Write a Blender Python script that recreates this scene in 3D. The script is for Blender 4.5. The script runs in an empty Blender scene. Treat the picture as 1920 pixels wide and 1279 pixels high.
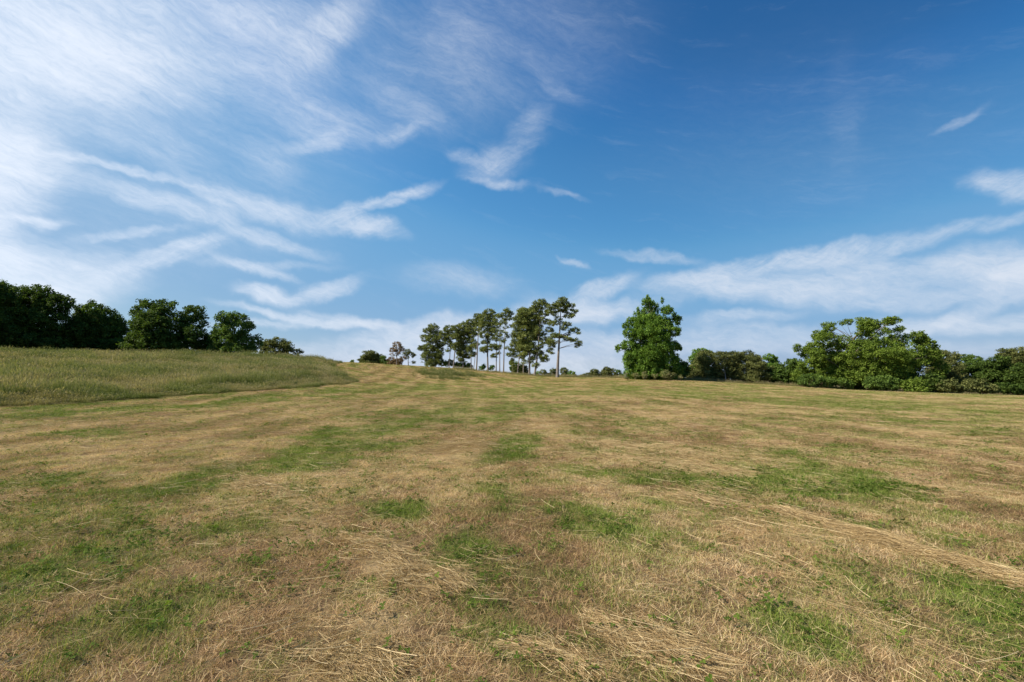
import bpy, math, random
import numpy as np
R = math.radians
sc = bpy.context.scene
col = sc.collection

# ------------------------------------------------------------------ camera, sky, sun, exposure
FPX, CX, CY, EYE = 907.0, 960.0, 639.5, 1.65
PITCH = math.atan((708 - CY) / FPX)
cam_d = bpy.data.cameras.new("camera"); cam = bpy.data.objects.new("camera", cam_d); col.objects.link(cam)
cam_d.sensor_width = 36; cam_d.lens = 36 * FPX / 1920
cam_d.clip_start = .05; cam_d.clip_end = 8000
cam.location = (0, 0, EYE); cam.rotation_euler = (math.pi / 2 + PITCH, 0, 0)
sc.camera = cam
sc.view_settings.view_transform = 'Standard'; sc.view_settings.look = 'None'
sc.view_settings.exposure = 0.5; sc.view_settings.gamma = 1; sc.view_settings.use_curve_mapping = False
sc.cycles.max_bounces = 5; sc.cycles.diffuse_bounces = 3; sc.cycles.transmission_bounces = 3
sc.cycles.transparent_max_bounces = 4; sc.cycles.caustics_reflective = False; sc.cycles.caustics_refractive = False

SUN_AZ, SUN_EL = -108.0, 40.0        # degrees: azimuth from +Y towards +X, elevation
sd = bpy.data.lights.new("sun", 'SUN'); sun = bpy.data.objects.new("sun", sd); col.objects.link(sun)
sd.energy = 5.0; sd.angle = R(0.6); sd.color = (1, .91, .77)
sun.location = (-40, 10, 60)
sun.rotation_euler = (R(90 - SUN_EL), 0, R(180 - SUN_AZ))

def ray(px, py):
    cx = (px - CX) / FPX; cy = -(py - CY) / FPX
    c, s = math.cos(PITCH), math.sin(PITCH)
    return np.array([cx, c - cy * s, s + cy * c])
def azel(px, py):
    d = ray(px, py); d = d / np.linalg.norm(d)
    return math.atan2(d[0], d[1]), math.asin(d[2])
def project(x, y, z):
    c, s = math.cos(PITCH), math.sin(PITCH)
    zz = z - EYE
    f = np.maximum(y * c + zz * s, 1e-3)
    return CX + FPX * x / f, CY - FPX * (-y * s + zz * c) / f

world = bpy.data.worlds.new("World"); sc.world = world; world.use_nodes = True
wt = world.node_tree; wn = wt.nodes; wl = wt.links; wn.clear()
try:
    world.cycles.sampling_method = 'MANUAL'; world.cycles.sample_map_resolution = 512
except Exception: pass
def N(t, **kw):
    n = wn.new(t)
    for k, v in kw.items(): setattr(n, k, v)
    return n
def M(op, a, b=None, c=None, clamp=False):
    n = N('ShaderNodeMath', operation=op); n.use_clamp = clamp
    for i, v in enumerate((a, b, c)):
        if v is None: continue
        if isinstance(v, (int, float)): n.inputs[i].default_value = v
        else: wl.new(v, n.inputs[i])
    return n.outputs[0]
tc = N('ShaderNodeTexCoord'); sep = N('ShaderNodeSeparateXYZ'); wl.new(tc.outputs['Generated'], sep.inputs[0])
az = M('ARCTAN2', sep.outputs[0], sep.outputs[1])
zc = M('MAXIMUM', sep.outputs[2], 0.004)
el = M('ARCSINE', zc)
comb = N('ShaderNodeCombineXYZ'); wl.new(sep.outputs[0], comb.inputs[0]); wl.new(sep.outputs[1], comb.inputs[1]); wl.new(M('MAXIMUM', sep.outputs[2], 0.03), comb.inputs[2])
sky = N('ShaderNodeTexSky', sky_type='NISHITA'); sky.sun_disc = False
sky.sun_elevation = R(SUN_EL); sky.sun_rotation = R(-80)
sky.altitude = 200; sky.air_density = 1.0; sky.dust_density = .6; sky.ozone_density = 1.0
wl.new(comb.outputs[0], sky.inputs[0])
skm = N('ShaderNodeVectorMath', operation='SCALE'); wl.new(sky.outputs[0], skm.inputs[0]); skm.inputs['Scale'].default_value = 0.075
# polarised deep blue of the photographed sky: a colour curve on the physical sky
hsv = N('ShaderNodeRGBCurve'); wl.new(skm.outputs[0], hsv.inputs['Color'])
for ci, pts in enumerate(([(0, 0), (.074, .026), (.086, .032), (.105, .062), (.133, .092), (.162, .145), (.34, .28), (1, .8)],
                          [(0, 0), (.119, .127), (.136, .162), (.168, .238), (.205, .301), (.246, .372), (.46, .48), (1, .95)],
                          [(0, 0), (.212, .352), (.235, .43), (.279, .521), (.323, .60), (.371, .66), (.60, .72), (1, 1)])):
    cv = hsv.mapping.curves[ci]
    cv.points[0].location = pts[0]; cv.points[-1].location = pts[-1]
    for q in pts[1:-1]: cv.points.new(*q)
hsv.mapping.update()
ae = N('ShaderNodeCombineXYZ'); wl.new(az, ae.inputs[0]); wl.new(el, ae.inputs[1])
def noise(vec, scale, detail, rough=.55, lac=2.0):
    n = N('ShaderNodeTexNoise'); wl.new(vec, n.inputs['Vector'])
    n.inputs['Scale'].default_value = scale; n.inputs['Detail'].default_value = detail
    n.inputs['Roughness'].default_value = rough; n.inputs['Lacunarity'].default_value = lac
    return n
def mapping(vec, loc=(0, 0, 0), rot=0, scale=(1, 1, 1), t='TEXTURE'):
    n = N('ShaderNodeMapping', vector_type=t); wl.new(vec, n.inputs['Vector'])
    n.inputs['Location'].default_value = loc; n.inputs['Rotation'].default_value = (0, 0, rot); n.inputs['Scale'].default_value = scale
    return n.outputs[0]
# bend the coordinates so that cirrus strokes come out ragged
w1 = noise(ae.outputs[0], 4.0, 4, .6)
v1 = N('ShaderNodeVectorMath', operation='SUBTRACT'); wl.new(w1.outputs['Color'], v1.inputs[0]); v1.inputs[1].default_value = (.5, .5, .5)
v2 = N('ShaderNodeVectorMath', operation='MULTIPLY_ADD'); wl.new(v1.outputs[0], v2.inputs[0]); v2.inputs[1].default_value = (.10, .065, 0); wl.new(ae.outputs[0], v2.inputs[2])
w2 = noise(ae.outputs[0], 22.0, 3, .6)
v3 = N('ShaderNodeVectorMath', operation='SUBTRACT'); wl.new(w2.outputs['Color'], v3.inputs[0]); v3.inputs[1].default_value = (.5, .5, .5)
v4 = N('ShaderNodeVectorMath', operation='MULTIPLY_ADD'); wl.new(v3.outputs[0], v4.inputs[0]); v4.inputs[1].default_value = (.035, .025, 0); wl.new(v2.outputs[0], v4.inputs[2])
WARP = v4.outputs[0]
fibA = noise(mapping(v2.outputs[0], rot=R(-16), scale=(1, .16, 1)), 5.0, 8, .66).outputs[0]
fibB = noise(mapping(v2.outputs[0], loc=(3, 1, 0), rot=R(22), scale=(1, .2, 1)), 6.0, 8, .66).outputs[0]
puff = noise(mapping(WARP, rot=R(-5), scale=(1, .45, 1)), 9.0, 7, .62).outputs[0]
fine = noise(mapping(WARP, rot=R(-14), scale=(1, .3, 1)), 34.0, 8, .72).outputs[0]
wsep = N('ShaderNodeSeparateXYZ'); wl.new(WARP, wsep.inputs[0])
def stroke(acc, x0, y0, x1, y1, w, d):
    """one elongated soft cloud stroke between two directions of the sky, half-width w.
    The running sum rides along in z: the strokes then evaluate one after another and need little shader stack."""
    cv = N('ShaderNodeCombineXYZ'); wl.new(wsep.outputs[0], cv.inputs[0]); wl.new(wsep.outputs[1], cv.inputs[1])
    if acc is not None: wl.new(acc, cv.inputs[2])
    a0, e0 = azel(x0, y0); a1, e1 = azel(x1, y1)
    mx, my = (x0 + x1) / 2, (y0 + y1) / 2
    L = math.hypot(x1 - x0, y1 - y0); nx, ny = -(y1 - y0) / L, (x1 - x0) / L
    ap, ep = azel(mx + nx * w, my + ny * w); am, em = (a0 + a1) / 2, (e0 + e1) / 2
    ang = math.atan2(e1 - e0, a1 - a0); hl = math.hypot(a1 - a0, e1 - e0) / 2
    ac, ec = azel(mx, my)
    pw = abs(-(ap - ac) * math.sin(ang) + (ep - ec) * math.cos(ang))
    m = mapping(cv.outputs[0], (ac, ec, 0), ang, (hl * 1.45, max(pw, .003) * 1.5, 1))
    ln = N('ShaderNodeVectorMath', operation='LENGTH')
    sp = N('ShaderNodeVectorMath', operation='MULTIPLY'); wl.new(m, sp.inputs[0]); sp.inputs[1].default_value = (1, 1, 0)
    wl.new(sp.outputs[0], ln.inputs[0])
    mr = N('ShaderNodeMapRange', interpolation_type='SMOOTHERSTEP'); wl.new(ln.outputs['Value'], mr.inputs['Value'])
    mr.inputs['From Min'].default_value = 1.25; mr.inputs['From Max'].default_value = 0.0
    mr.inputs['To Min'].default_value = 0; mr.inputs['To Max'].default_value = d
    return mr.outputs[0]
RUN = [None]
def total(lst):
    before = RUN[0]
    for q in lst:
        o = stroke(RUN[0], *q)
        RUN[0] = o if RUN[0] is None else M('ADD', RUN[0], o)
    return RUN[0] if before is None else M('SUBTRACT', RUN[0], before)
veilA = [(-200, 60, 480, 90, 150, .34), (-200, 300, 60, 420, 110, .3), (-100, 220, 760, 210, 170, .13), (100, 420, 640, 440, 80, .10), (650, 130, 1150, 70, 120, .15), (1150, 250, 1900, 300, 160, .035), (-200, 30, 330, 60, 130, .75), (60, 130, 420, 150, 60, .45), (400, 60, 620, 130, 70, .34), (540, 110, 690, 10, 34, .5), (300, 10, 700, 40, 40, .3), (500, 200, 720, 240, 30, .25),
         (-160, 330, 130, 300, 70, 1.0), (-60, 240, 120, 250, 50, .45), (-80, 400, 60, 420, 20, .6), (-120, 500, 230, 505, 45, .85), (-50, 560, 180, 540, 30, .5), (-60, 450, 60, 470, 30, .6),
         (130, 290, 360, 355, 7, .55), (170, 345, 430, 425, 18, .5), (20, 402, 120, 414, 9, .7), (330, 330, 470, 440, 14, .3), (180, 240, 380, 300, 30, .2),
         (400, 372, 610, 425, 20, .6), (430, 430, 610, 480, 11, .42), (400, 480, 560, 525, 8, .4), (380, 490, 620, 500, 8, .22),
         (450, 540, 565, 565, 13, .9), (440, 572, 620, 610, 7, .6), (580, 590, 760, 612, 9, .45), (690, 150, 830, 240, 26, .16),
         (1150, 478, 1300, 492, 8, .32), (1055, 486, 1100, 504, 5, .35), (540, 245, 700, 275, 18, .22), (480, 290, 560, 330, 30, .2),
         (780, 520, 960, 535, 22, .3), (1000, 130, 1080, 190, 16, .12), (820, 10, 900, 200, 50, .12), (1020, 350, 1090, 372, 6, .2), (990, 560, 1100, 580, 16, .3)]
veilB = [(600, 418, 700, 385, 11, .6), (690, 390, 805, 352, 11, .75), (615, 415, 745, 440, 16, .72), (540, 285, 650, 256, 14, .35),
         (700, 262, 800, 235, 14, .35), (200, 502, 420, 448, 14, .7), (150, 440, 330, 432, 7, .35), (560, 560, 680, 525, 13, .55),
         (835, 285, 900, 300, 12, .3), (870, 320, 980, 305, 22, .3), (900, 300, 960, 285, 24, .22), (950, 300, 1015, 262, 11, .24), (880, 338, 985, 345, 8, .5), (960, 265, 1020, 205, 20, .22),
         (1740, 252, 1840, 203, 7, .24), (1580, 120, 1600, 360, 22, .04), (1060, 560, 1190, 522, 13, .7),
         (1240, 535, 1420, 500, 16, .7), (1380, 500, 1720, 455, 15, .8), (1830, 345, 1990, 355, 22, .9), (1740, 440, 1960, 405, 12, .35), (1600, 640, 1900, 560, 10, .4)]
bank = [(1230, 542, 1700, 540, 24, .8), (1450, 508, 1750, 495, 17, .5), (1730, 505, 2050, 490, 32, .8), (1500, 575, 2000, 545, 14, .45), (1830, 530, 2000, 500, 25, .5),
        (1300, 620, 1560, 630, 16, .4), (1560, 612, 2100, 590, 18, .6), (1200, 650, 1800, 655, 16, .4), (640, 655, 900, 620, 26, .8), (820, 615, 1100, 585, 22, .7), (460, 612, 820, 600, 8, .5), (1000, 590, 1240, 570, 16, .6),
        (560, 690, 1300, 690, 22, .75), (850, 650, 1290, 640, 24, .6), (200, 650, 620, 660, 16, .4), (1290, 600, 1480, 590, 10, .4)]
mA = M('MULTIPLY', total(veilA), M('MULTIPLY_ADD', fibA, 2.0, -.05))
mB = M('MULTIPLY', total(veilB), M('MULTIPLY_ADD', fibB, 3.0, -.7))
mC = M('MULTIPLY', total(bank), M('MULTIPLY_ADD', puff, 2.6, -.3))
gen = M('MULTIPLY', M('SUBTRACT', fibA, .56), .25)
alls = M('ADD', M('ADD', M('MAXIMUM', mA, 0.0), M('MAXIMUM', mB, 0.0)), M('ADD', M('MAXIMUM', mC, 0.0), M('MAXIMUM', gen, 0.0)))
alls = M('MULTIPLY', alls, M('MULTIPLY_ADD', fine, 1.9, .05))
# 1 - exp(-k d): thin ice cloud builds up opacity softly
alpha = M('SUBTRACT', 1.0, M('POWER', 2.718, M('MULTIPLY', alls, -1.25)), clamp=True)
near_sun = N('ShaderNodeMapRange'); wl.new(az, near_sun.inputs['Value'])
near_sun.inputs['From Min'].default_value = -.95; near_sun.inputs['From Max'].default_value = -.1; near_sun.inputs['To Min'].default_value = 1.22; near_sun.inputs['To Max'].default_value = 1.0
cs = N('ShaderNodeVectorMath', operation='SCALE'); cs.inputs[0].default_value = (.74, .80, .90); wl.new(near_sun.outputs[0], cs.inputs['Scale']); ccol = cs.outputs[0]
mix = N('ShaderNodeMix', data_type='RGBA'); wl.new(alpha, mix.inputs[0]); wl.new(hsv.outputs[0], mix.inputs[6]); wl.new(ccol, mix.inputs[7])
bg = N('ShaderNodeBackground'); wl.new(mix.outputs[2], bg.inputs[0]); bg.inputs[1].default_value = .71
wo = N('ShaderNodeOutputWorld'); wl.new(bg.outputs[0], wo.inputs[0])

# ------------------------------------------------------------------ helpers
rng = np.random.default_rng(7)
def hash2(ix, iy, seed):
    h = (ix.astype(np.int64) * 374761393 + iy.astype(np.int64) * 668265263 + seed * 1442695041) & 0xffffffff
    h = ((h ^ (h >> 13)) * 1274126177) & 0xffffffff
    return ((h ^ (h >> 16)) & 0xffffff) / float(0xffffff)
def vnoise(x, y, seed=0):
    ix = np.floor(x); iy = np.floor(y); fx = x - ix; fy = y - iy
    fx = fx * fx * (3 - 2 * fx); fy = fy * fy * (3 - 2 * fy)
    a = hash2(ix, iy, seed); b = hash2(ix + 1, iy, seed); c = hash2(ix, iy + 1, seed); d = hash2(ix + 1, iy + 1, seed)
    return (a * (1 - fx) + b * fx) * (1 - fy) + (c * (1 - fx) + d * fx) * fy
def fbm(x, y, octv=4, seed=0, gain=.5):
    s = 0; a = 1; t = 0
    for i in range(octv):
        s = s + a * vnoise(x * 2 ** i + 17.3 * i, y * 2 ** i - 9.1 * i, seed + i); t += a; a *= gain
    return s / t
def sstep(a, b, x):
    t = np.clip((x - a) / (b - a), 0, 1); return t * t * (3 - 2 * t)
def tag(o, label=None, cat=None, group=None, kind=None):
    if label: o['label'] = label
    if cat: o['category'] = cat
    if group: o['group'] = group
    if kind: o['kind'] = kind
    return o
def build(name, V, F, mats, parent=None, attrs=None, smooth=False, link=True):
    """F: (n,k) array or list of such arrays"""
    Fs = F if isinstance(F, list) else [F]
    Fs = [np.asarray(f) for f in Fs if len(f)]
    me = bpy.data.meshes.new(name); V = np.asarray(V, dtype=np.float32)
    me.vertices.add(len(V)); me.vertices.foreach_set('co', V.ravel())
    idx = np.concatenate([f.ravel() for f in Fs]).astype(np.int32)
    tot = np.concatenate([np.full(len(f), f.shape[1]) for f in Fs]).astype(np.int32)
    st = np.concatenate([[0], np.cumsum(tot)[:-1]]).astype(np.int32)
    me.loops.add(len(idx)); me.loops.foreach_set('vertex_index', idx)
    me.polygons.add(len(tot)); me.polygons.foreach_set('loop_start', st); me.polygons.foreach_set('loop_total', tot)
    me.update(calc_edges=True)
    for k, a in (attrs or {}).items():
        at = me.attributes.new(k, 'FLOAT', 'POINT'); at.data.foreach_set('value', np.asarray(a, dtype=np.float32))
    me.polygons.foreach_set('use_smooth', np.full(len(tot), smooth))
    me.materials.append(mats)
    o = bpy.data.objects.new(name, me)
    if link: col.objects.link(o)
    if parent: o.parent = parent
    return o

# ------------------------------------------------------------------ terrain
CREST = np.array([  # photo x, ground line y on the skyline, forward distance
 (-900, 664, 45), (-300, 664, 52), (0, 665, 60), (150, 666, 64), (300, 668, 68), (450, 671, 72), (560, 675, 76), (620, 679, 80), (674, 680, 95), (760, 685, 115),
 (846, 690, 135), (898, 695, 140), (960, 701, 140), (1020, 705.5, 135), (1100, 707, 130), (1200, 709, 120), (1300, 712, 115),
 (1380, 718, 112), (1440, 721, 112), (1600, 731, 112), (1740, 738, 108), (1920, 745, 100), (2300, 752, 90), (3200, 756, 80)], dtype=float)
cu = (CREST[:, 0] - CX) / FPX
_az, _sl, _rc = [], [], []
for p, q, Y in CREST:
    d = ray(p, q); hl = math.hypot(d[0], d[1]); _az.append(math.atan2(d[0], d[1])); _sl.append(d[2] / hl); _rc.append(Y * hl / d[1])
_az = np.array(_az); _sl = np.array(_sl); _rc = np.array(_rc)
def height(x, y):
    x = np.asarray(x, float); y = np.asarray(y, float)
    r = np.hypot(x, y) + 1e-6; a = np.arctan2(x, y)
    sl = sum(np.interp(a + k, _az, _sl) for k in (-.02, -.01, 0, .01, .02)) / 5
    rc = sum(np.interp(a + k, _az, _rc) for k in (-.04, -.02, 0, .02, .04)) / 5
    hc = sl * rc + EYE
    q = r / rc
    t = np.clip((q - .06) / .94, 0, 1); Wq = t * t * (2.2 - 1.2 * t)
    h1 = r / rc * hc * Wq
    over = np.maximum(r - rc, 0)
    drop = np.minimum(over * .06 + over ** 2 * .0002, 11) + np.maximum(-sl, 0) * np.minimum(over, 150)
    h = np.where(q <= 1, h1, hc - drop)
    rough = (fbm(x * .12, y * .12, 3, 5) - .5) * .35 * sstep(6, 40, r) * (1 - sstep(.55, .95, q)) + (fbm(x * 1.3, y * 1.3, 3, 9) - .5) * .07
    return h + rough
def ground_at(px, py):
    d = ray(px, py); hl = math.hypot(d[0], d[1])
    rr = np.geomspace(1.5, 260, 3000)
    z = EYE + rr * d[2] / hl; h = height(rr * d[0] / hl, rr * d[1] / hl)
    below = np.nonzero(h >= z)[0]
    i = below[0] if len(below) else len(rr) - 1
    return np.array([rr[i] * d[0] / hl, rr[i] * d[1] / hl, h[i]])

def inpoly(px, py, poly):
    c = np.zeros(px.shape, bool); n = len(poly)
    for i in range(n):
        x0, y0 = poly[i]; x1, y1 = poly[(i + 1) % n]
        cond = ((y0 > py) != (y1 > py)) & (px < (x1 - x0) * (py - y0) / ((y1 - y0) + 1e-9) + x0)
        c ^= cond
    return c
MEADOW = [(-2500, 905), (-700, 803), (0, 763), (200, 752), (320, 743.5), (500, 732), (640, 720.5), (672, 715), (640, 706), (624, 698), (619, 690), (628, 684), (640, 678), (650, 560), (-2500, 560)]
WEEDS = [(778, 700), (800, 694), (850, 698), (890, 703), (906, 709), (885, 711), (830, 711), (790, 707)]
def fields(x, y):
    """greenness, straw and meadow mask of every ground point"""
    x = np.asarray(x, float); y = np.asarray(y, float)
    z = height(x, y); u, v = project(x, y, z); r = np.hypot(x, y)
    jit = (fbm(x * .9, y * .9, 4, 21) - .5)
    # mowing lanes run away from the camera and bend to the left
    lane = x + .0035 * y * y * .3
    g = fbm(lane * .55, y * .16, 4, 31) * .5 + fbm(x * 1.9, y * 1.5, 4, 41) * .5
    g = sstep(.42, .70, g + .045 * sstep(15, 60, r)) * .36
    far = sstep(18, 45, r)
    brk = fbm(x * 3.1 + 7, y * 2.6, 4, 71, .7); brk2 = fbm(x * .42, y * .34, 4, 73, .6)
    g = g * (1 - far) + far * np.clip(g * .6 + (brk2 - .46) * 2.2, 0, .9)
    fineg = fbm(x * 5.5, y * 5.5, 3, 51)
    def ell(cx, cy, rx, ry, ang=0):
        ca, sa = math.cos(R(ang)), math.sin(R(ang)); dx = u - cx; dy = v - cy
        q = np.hypot((dx * ca + dy * sa) / rx, (-dx * sa + dy * ca) / ry) + jit * 2.3 + (fineg - .5) * 1.1
        return sstep(1.35, .35, q)
    front = (y > 1)
    for e in [(690, 815, 200, 30, -14, 1), (600, 850, 130, 22, -16, .85), (440, 890, 140, 22, -14, 1), (560, 870, 110, 16, -8, .8), (960, 840, 60, 22, -20, .8), (1380, 885, 210, 24, 10, .95), (1590, 905, 160, 28, 11, 1), (1180, 895, 130, 16, 6, .7), (1330, 905, 150, 16, 8, .8),
              (900, 790, 80, 10, -8, .5), (760, 962, 60, 16, 0, .8), (890, 1075, 80, 60, 60, 1), (1080, 950, 150, 30, 8, .6), (1190, 1000, 120, 28, 12, .6),
              (60, 975, 80, 16, -12, .45), (40, 905, 90, 14, -5, .3), (1860, 1150, 120, 60, 20, .9), (1540, 1190, 90, 60, 20, .7), (250, 1170, 190, 40, -20, .5),
              (1000, 1225, 150, 40, 10, .65), (600, 738, 260, 7, -4, .7), (930, 735, 200, 8, 0, .65), (150, 812, 110, 9, -3, .6), (1000, 765, 120, 8, 0, .55),
              (1300, 738, 220, 8, 2, .45), (1750, 775, 240, 22, 4, .5), (1830, 815, 90, 16, 4, .55), (1600, 760, 160, 10, 3, .4), (40, 775, 200, 9, -3, .6), (400, 757, 200, 6, -4, .6), (1240, 940, 100, 16, 8, .5),
              (500, 1050, 90, 20, -10, .45), (700, 1120, 60, 30, 0, .5), (1450, 850, 120, 9, 4, .45), (130, 1060, 150, 24, -20, .3), (560, 960, 90, 25, -15, .5)]:
        g = 1 - (1 - g) * (1 - ell(*e[:5]) * e[5] * front * np.clip(.36 + 1.7 * sstep(.32, .60, brk), 0, 1) * .95)
    s = sstep(.58, .76, fbm(lane * .8 + 50, y * .3, 4, 61)) * .8
    for e in [(500, 915, 90, 10, 25, 1), (590, 985, 110, 26, 15, .7), (740, 1035, 90, 14, 28, .8), (800, 1090, 80, 26, 12, 1), (860, 843, 70, 12, -8, 1), (1200, 840, 140, 9, 8, .9),
              (1300, 868, 120, 8, 10, 1), (1220, 858, 70, 8, 8, .7), (1640, 1020, 240, 7, 17, .5), (1180, 1190, 170, 20, 25, .9), (660, 1240, 70, 45, 10, .9), (1080, 1235, 130, 18, 22, .8), (1560, 1150, 160, 12, 14, .5), (950, 1160, 90, 14, 30, .6),
              (90, 800, 150, 4, -3, .8), (60, 842, 110, 6, 0, .7), (1310, 938, 60, 8, 12, .8), (950, 750, 120, 4, -6, .5), (640, 770, 260, 6, -7, .5), (1450, 770, 250, 5, 1, .5), (1300, 780, 120, 4, 3, .7), (980, 805, 60, 8, -12, .7), (820, 735, 150, 3, -5, .6)]:
        s = 1 - (1 - s) * (1 - ell(*e[:5]) * e[5] * front)
    # dry, reddish hill beyond the meadow corner
    hill = ell(740, 698, 90, 12, 5) * front
    g = g * (1 - .75 * hill); g = g * (1 - .75 * s)
    g = np.clip(g * (.68 + .8 * sstep(.3, .65, brk)) + (fineg - .5) * .7 * (1 - .5 * far), 0, 1)
    lan = np.sin(lane * 2.42 + 1.6 * vnoise(x * .25, y * .1, 611)) * sstep(4, 14, r)
    g = np.clip(g * 1.05 + .075 + .09 * lan, 0, 1)
    ju = u + jit * 16; jv = v + jit * 5
    mead = inpoly(ju, jv, MEADOW) & front
    s = np.clip(s + .16 * np.maximum(-lan, 0), 0, 1)
    return g, s, mead, u, v, r

# polar sheet: fine near the camera, reaches the horizon
aa = np.concatenate([np.linspace(-math.pi, -1.15, 60)[:-1], np.linspace(-1.15, 1.15, 760), np.linspace(1.15, math.pi, 60)[1:]])
rr = np.concatenate([[.05], np.geomspace(.6, 170, 640), np.geomspace(175, 4000, 50)])
A, Rr = np.meshgrid(aa[:-1], rr)
X = Rr * np.sin(A); Y = Rr * np.cos(A); Z = height(X, Y)
g_, s_, m_, u_, v_, r_ = fields(X.ravel(), Y.ravel())
na, nr = len(aa) - 1, len(rr)
I = np.arange(nr * na).reshape(nr, na); J = np.roll(I, -1, 1)
F = np.stack([I[:-1].ravel(), J[:-1].ravel(), J[1:].ravel(), I[1:].ravel()], 1)[:, ::-1]

# materials ----------------------------------------------------------
def mat(name):
    m = bpy.data.materials.new(name); m.use_nodes = True; nt = m.node_tree; nt.nodes.clear()
    out = nt.nodes.new('ShaderNodeOutputMaterial'); return m, nt, out
def ramp(nt, fac, stops):
    r = nt.nodes.new('ShaderNodeValToRGB'); nt.links.new(fac, r.inputs[0])
    while len(r.color_ramp.elements) < len(stops): r.color_ramp.elements.new(.5)
    for e, (p, c) in zip(r.color_ramp.elements, stops): e.position = p; e.color = (*c, 1)
    return r.outputs[0]
def attr(nt, name, kind='GEOMETRY'):
    a = nt.nodes.new('ShaderNodeAttribute'); a.attribute_name = name; a.attribute_type = kind; return a.outputs['Fac']
def mth(nt, op, a, b=0., c=0.):
    n = nt.nodes.new('ShaderNodeMath'); n.operation = op
    for i, v in enumerate((a, b, c)):
        if isinstance(v, (int, float)): n.inputs[i].default_value = v
        else: nt.links.new(v, n.inputs[i])
    return n.outputs[0]
def mixc(nt, f, a, b, mode='MIX'):
    n = nt.nodes.new('ShaderNodeMix'); n.data_type = 'RGBA'; n.blend_type = mode
    for i, v in ((0, f), (6, a), (7, b)):
        if isinstance(v, (int, float)): n.inputs[i].default_value = v
        elif isinstance(v, tuple): n.inputs[i].default_value = (*v, 1)
        else: nt.links.new(v, n.inputs[i])
    return n.outputs[2]
def leafy(name, stops, trans=.3, rough=.6, vname='v', vkind='GEOMETRY', blade=None, spec=.25):
    m, nt, out = mat(name)
    c = stops(nt) if callable(stops) else ramp(nt, attr(nt, vname, vkind), stops)
    p = nt.nodes.new('ShaderNodeBsdfPrincipled'); nt.links.new(c, p.inputs['Base Color']); p.inputs['Roughness'].default_value = rough
    p.inputs['Specular IOR Level'].default_value = spec
    t = nt.nodes.new('ShaderNodeBsdfTranslucent'); nt.links.new(mixc(nt, 1.0, c, (1.25, 1.3, .6), 'MULTIPLY'), t.inputs[0])
    x = nt.nodes.new('ShaderNodeMixShader'); x.inputs[0].default_value = trans
    nt.links.new(p.outputs[0], x.inputs[1]); nt.links.new(t.outputs[0], x.inputs[2]); nt.links.new(x.outputs[0], out.inputs[0])
    return m

mg, nt, out = mat("ground_soil_and_thatch")
geo = nt.nodes.new('ShaderNodeNewGeometry')
def gnoise(scale, detail, rough=.6, sx=1, sy=1):
    mp = nt.nodes.new('ShaderNodeMapping'); nt.links.new(geo.outputs['Position'], mp.inputs[0]); mp.inputs['Scale'].default_value = (sx, sy, 1)
    n = nt.nodes.new('ShaderNodeTexNoise'); nt.links.new(mp.outputs[0], n.inputs['Vector']); n.inputs['Scale'].default_value = scale
    n.inputs['Detail'].default_value = detail; n.inputs['Roughness'].default_value = rough; return n.outputs[0]
f1 = gnoise(14, 8, .7); f2 = gnoise(2.2, 6, .65); f3 = gnoise(.5, 5, .6, 1, .35)
dry = ramp(nt, mth(nt, 'MULTIPLY_ADD', f1, .6, mth(nt, 'MULTIPLY', f2, .4)), [(.3, (.055, .034, .018)), (.48, (.15, .095, .05)), (.62, (.26, .17, .09)), (.75, (.40, .29, .16))])
grn = ramp(nt, f1, [(.3, (.035, .055, .014)), (.55, (.09, .13, .03)), (.75, (.16, .19, .055))])
gg = attr(nt, 'green'); ss = attr(nt, 'straw'); mm = attr(nt, 'meadow')
gf = mth(nt, 'ADD', gg, mth(nt, 'MULTIPLY_ADD', f2, .5, -.25)); gf = mth(nt, 'MAXIMUM', mth(nt, 'MINIMUM', gf, 1.0), 0.0)
cgr = mixc(nt, gf, dry, grn)
cgr = mixc(nt, mth(nt, 'MULTIPLY', ss, .7), cgr, (.48, .36, .19))
cgr = mixc(nt, mth(nt, 'MULTIPLY_ADD', f3, .7, -.22), cgr, (.33, .20, .115))
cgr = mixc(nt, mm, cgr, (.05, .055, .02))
p = nt.nodes.new('ShaderNodeBsdfPrincipled'); nt.links.new(cgr, p.inputs['Base Color']); p.inputs['Roughness'].default_value = .95; p.inputs['Specular IOR Level'].default_value = .05
bp = nt.nodes.new('ShaderNodeBump'); bp.inputs['Strength'].default_value = .8; bp.inputs['Distance'].default_value = .04; nt.links.new(f1, bp.inputs['Height']); nt.links.new(bp.outputs[0], p.inputs['Normal'])
nt.links.new(p.outputs[0], out.inputs[0])
gr = build('ground', np.stack([X.ravel(), Y.ravel(), Z.ravel()], 1), F, mg, attrs={'green': g_, 'straw': s_, 'meadow': m_.astype(float)}, smooth=True)
tag(gr, 'rolling mown hay field of tan stubble with green patches', 'ground', kind='structure')

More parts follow.
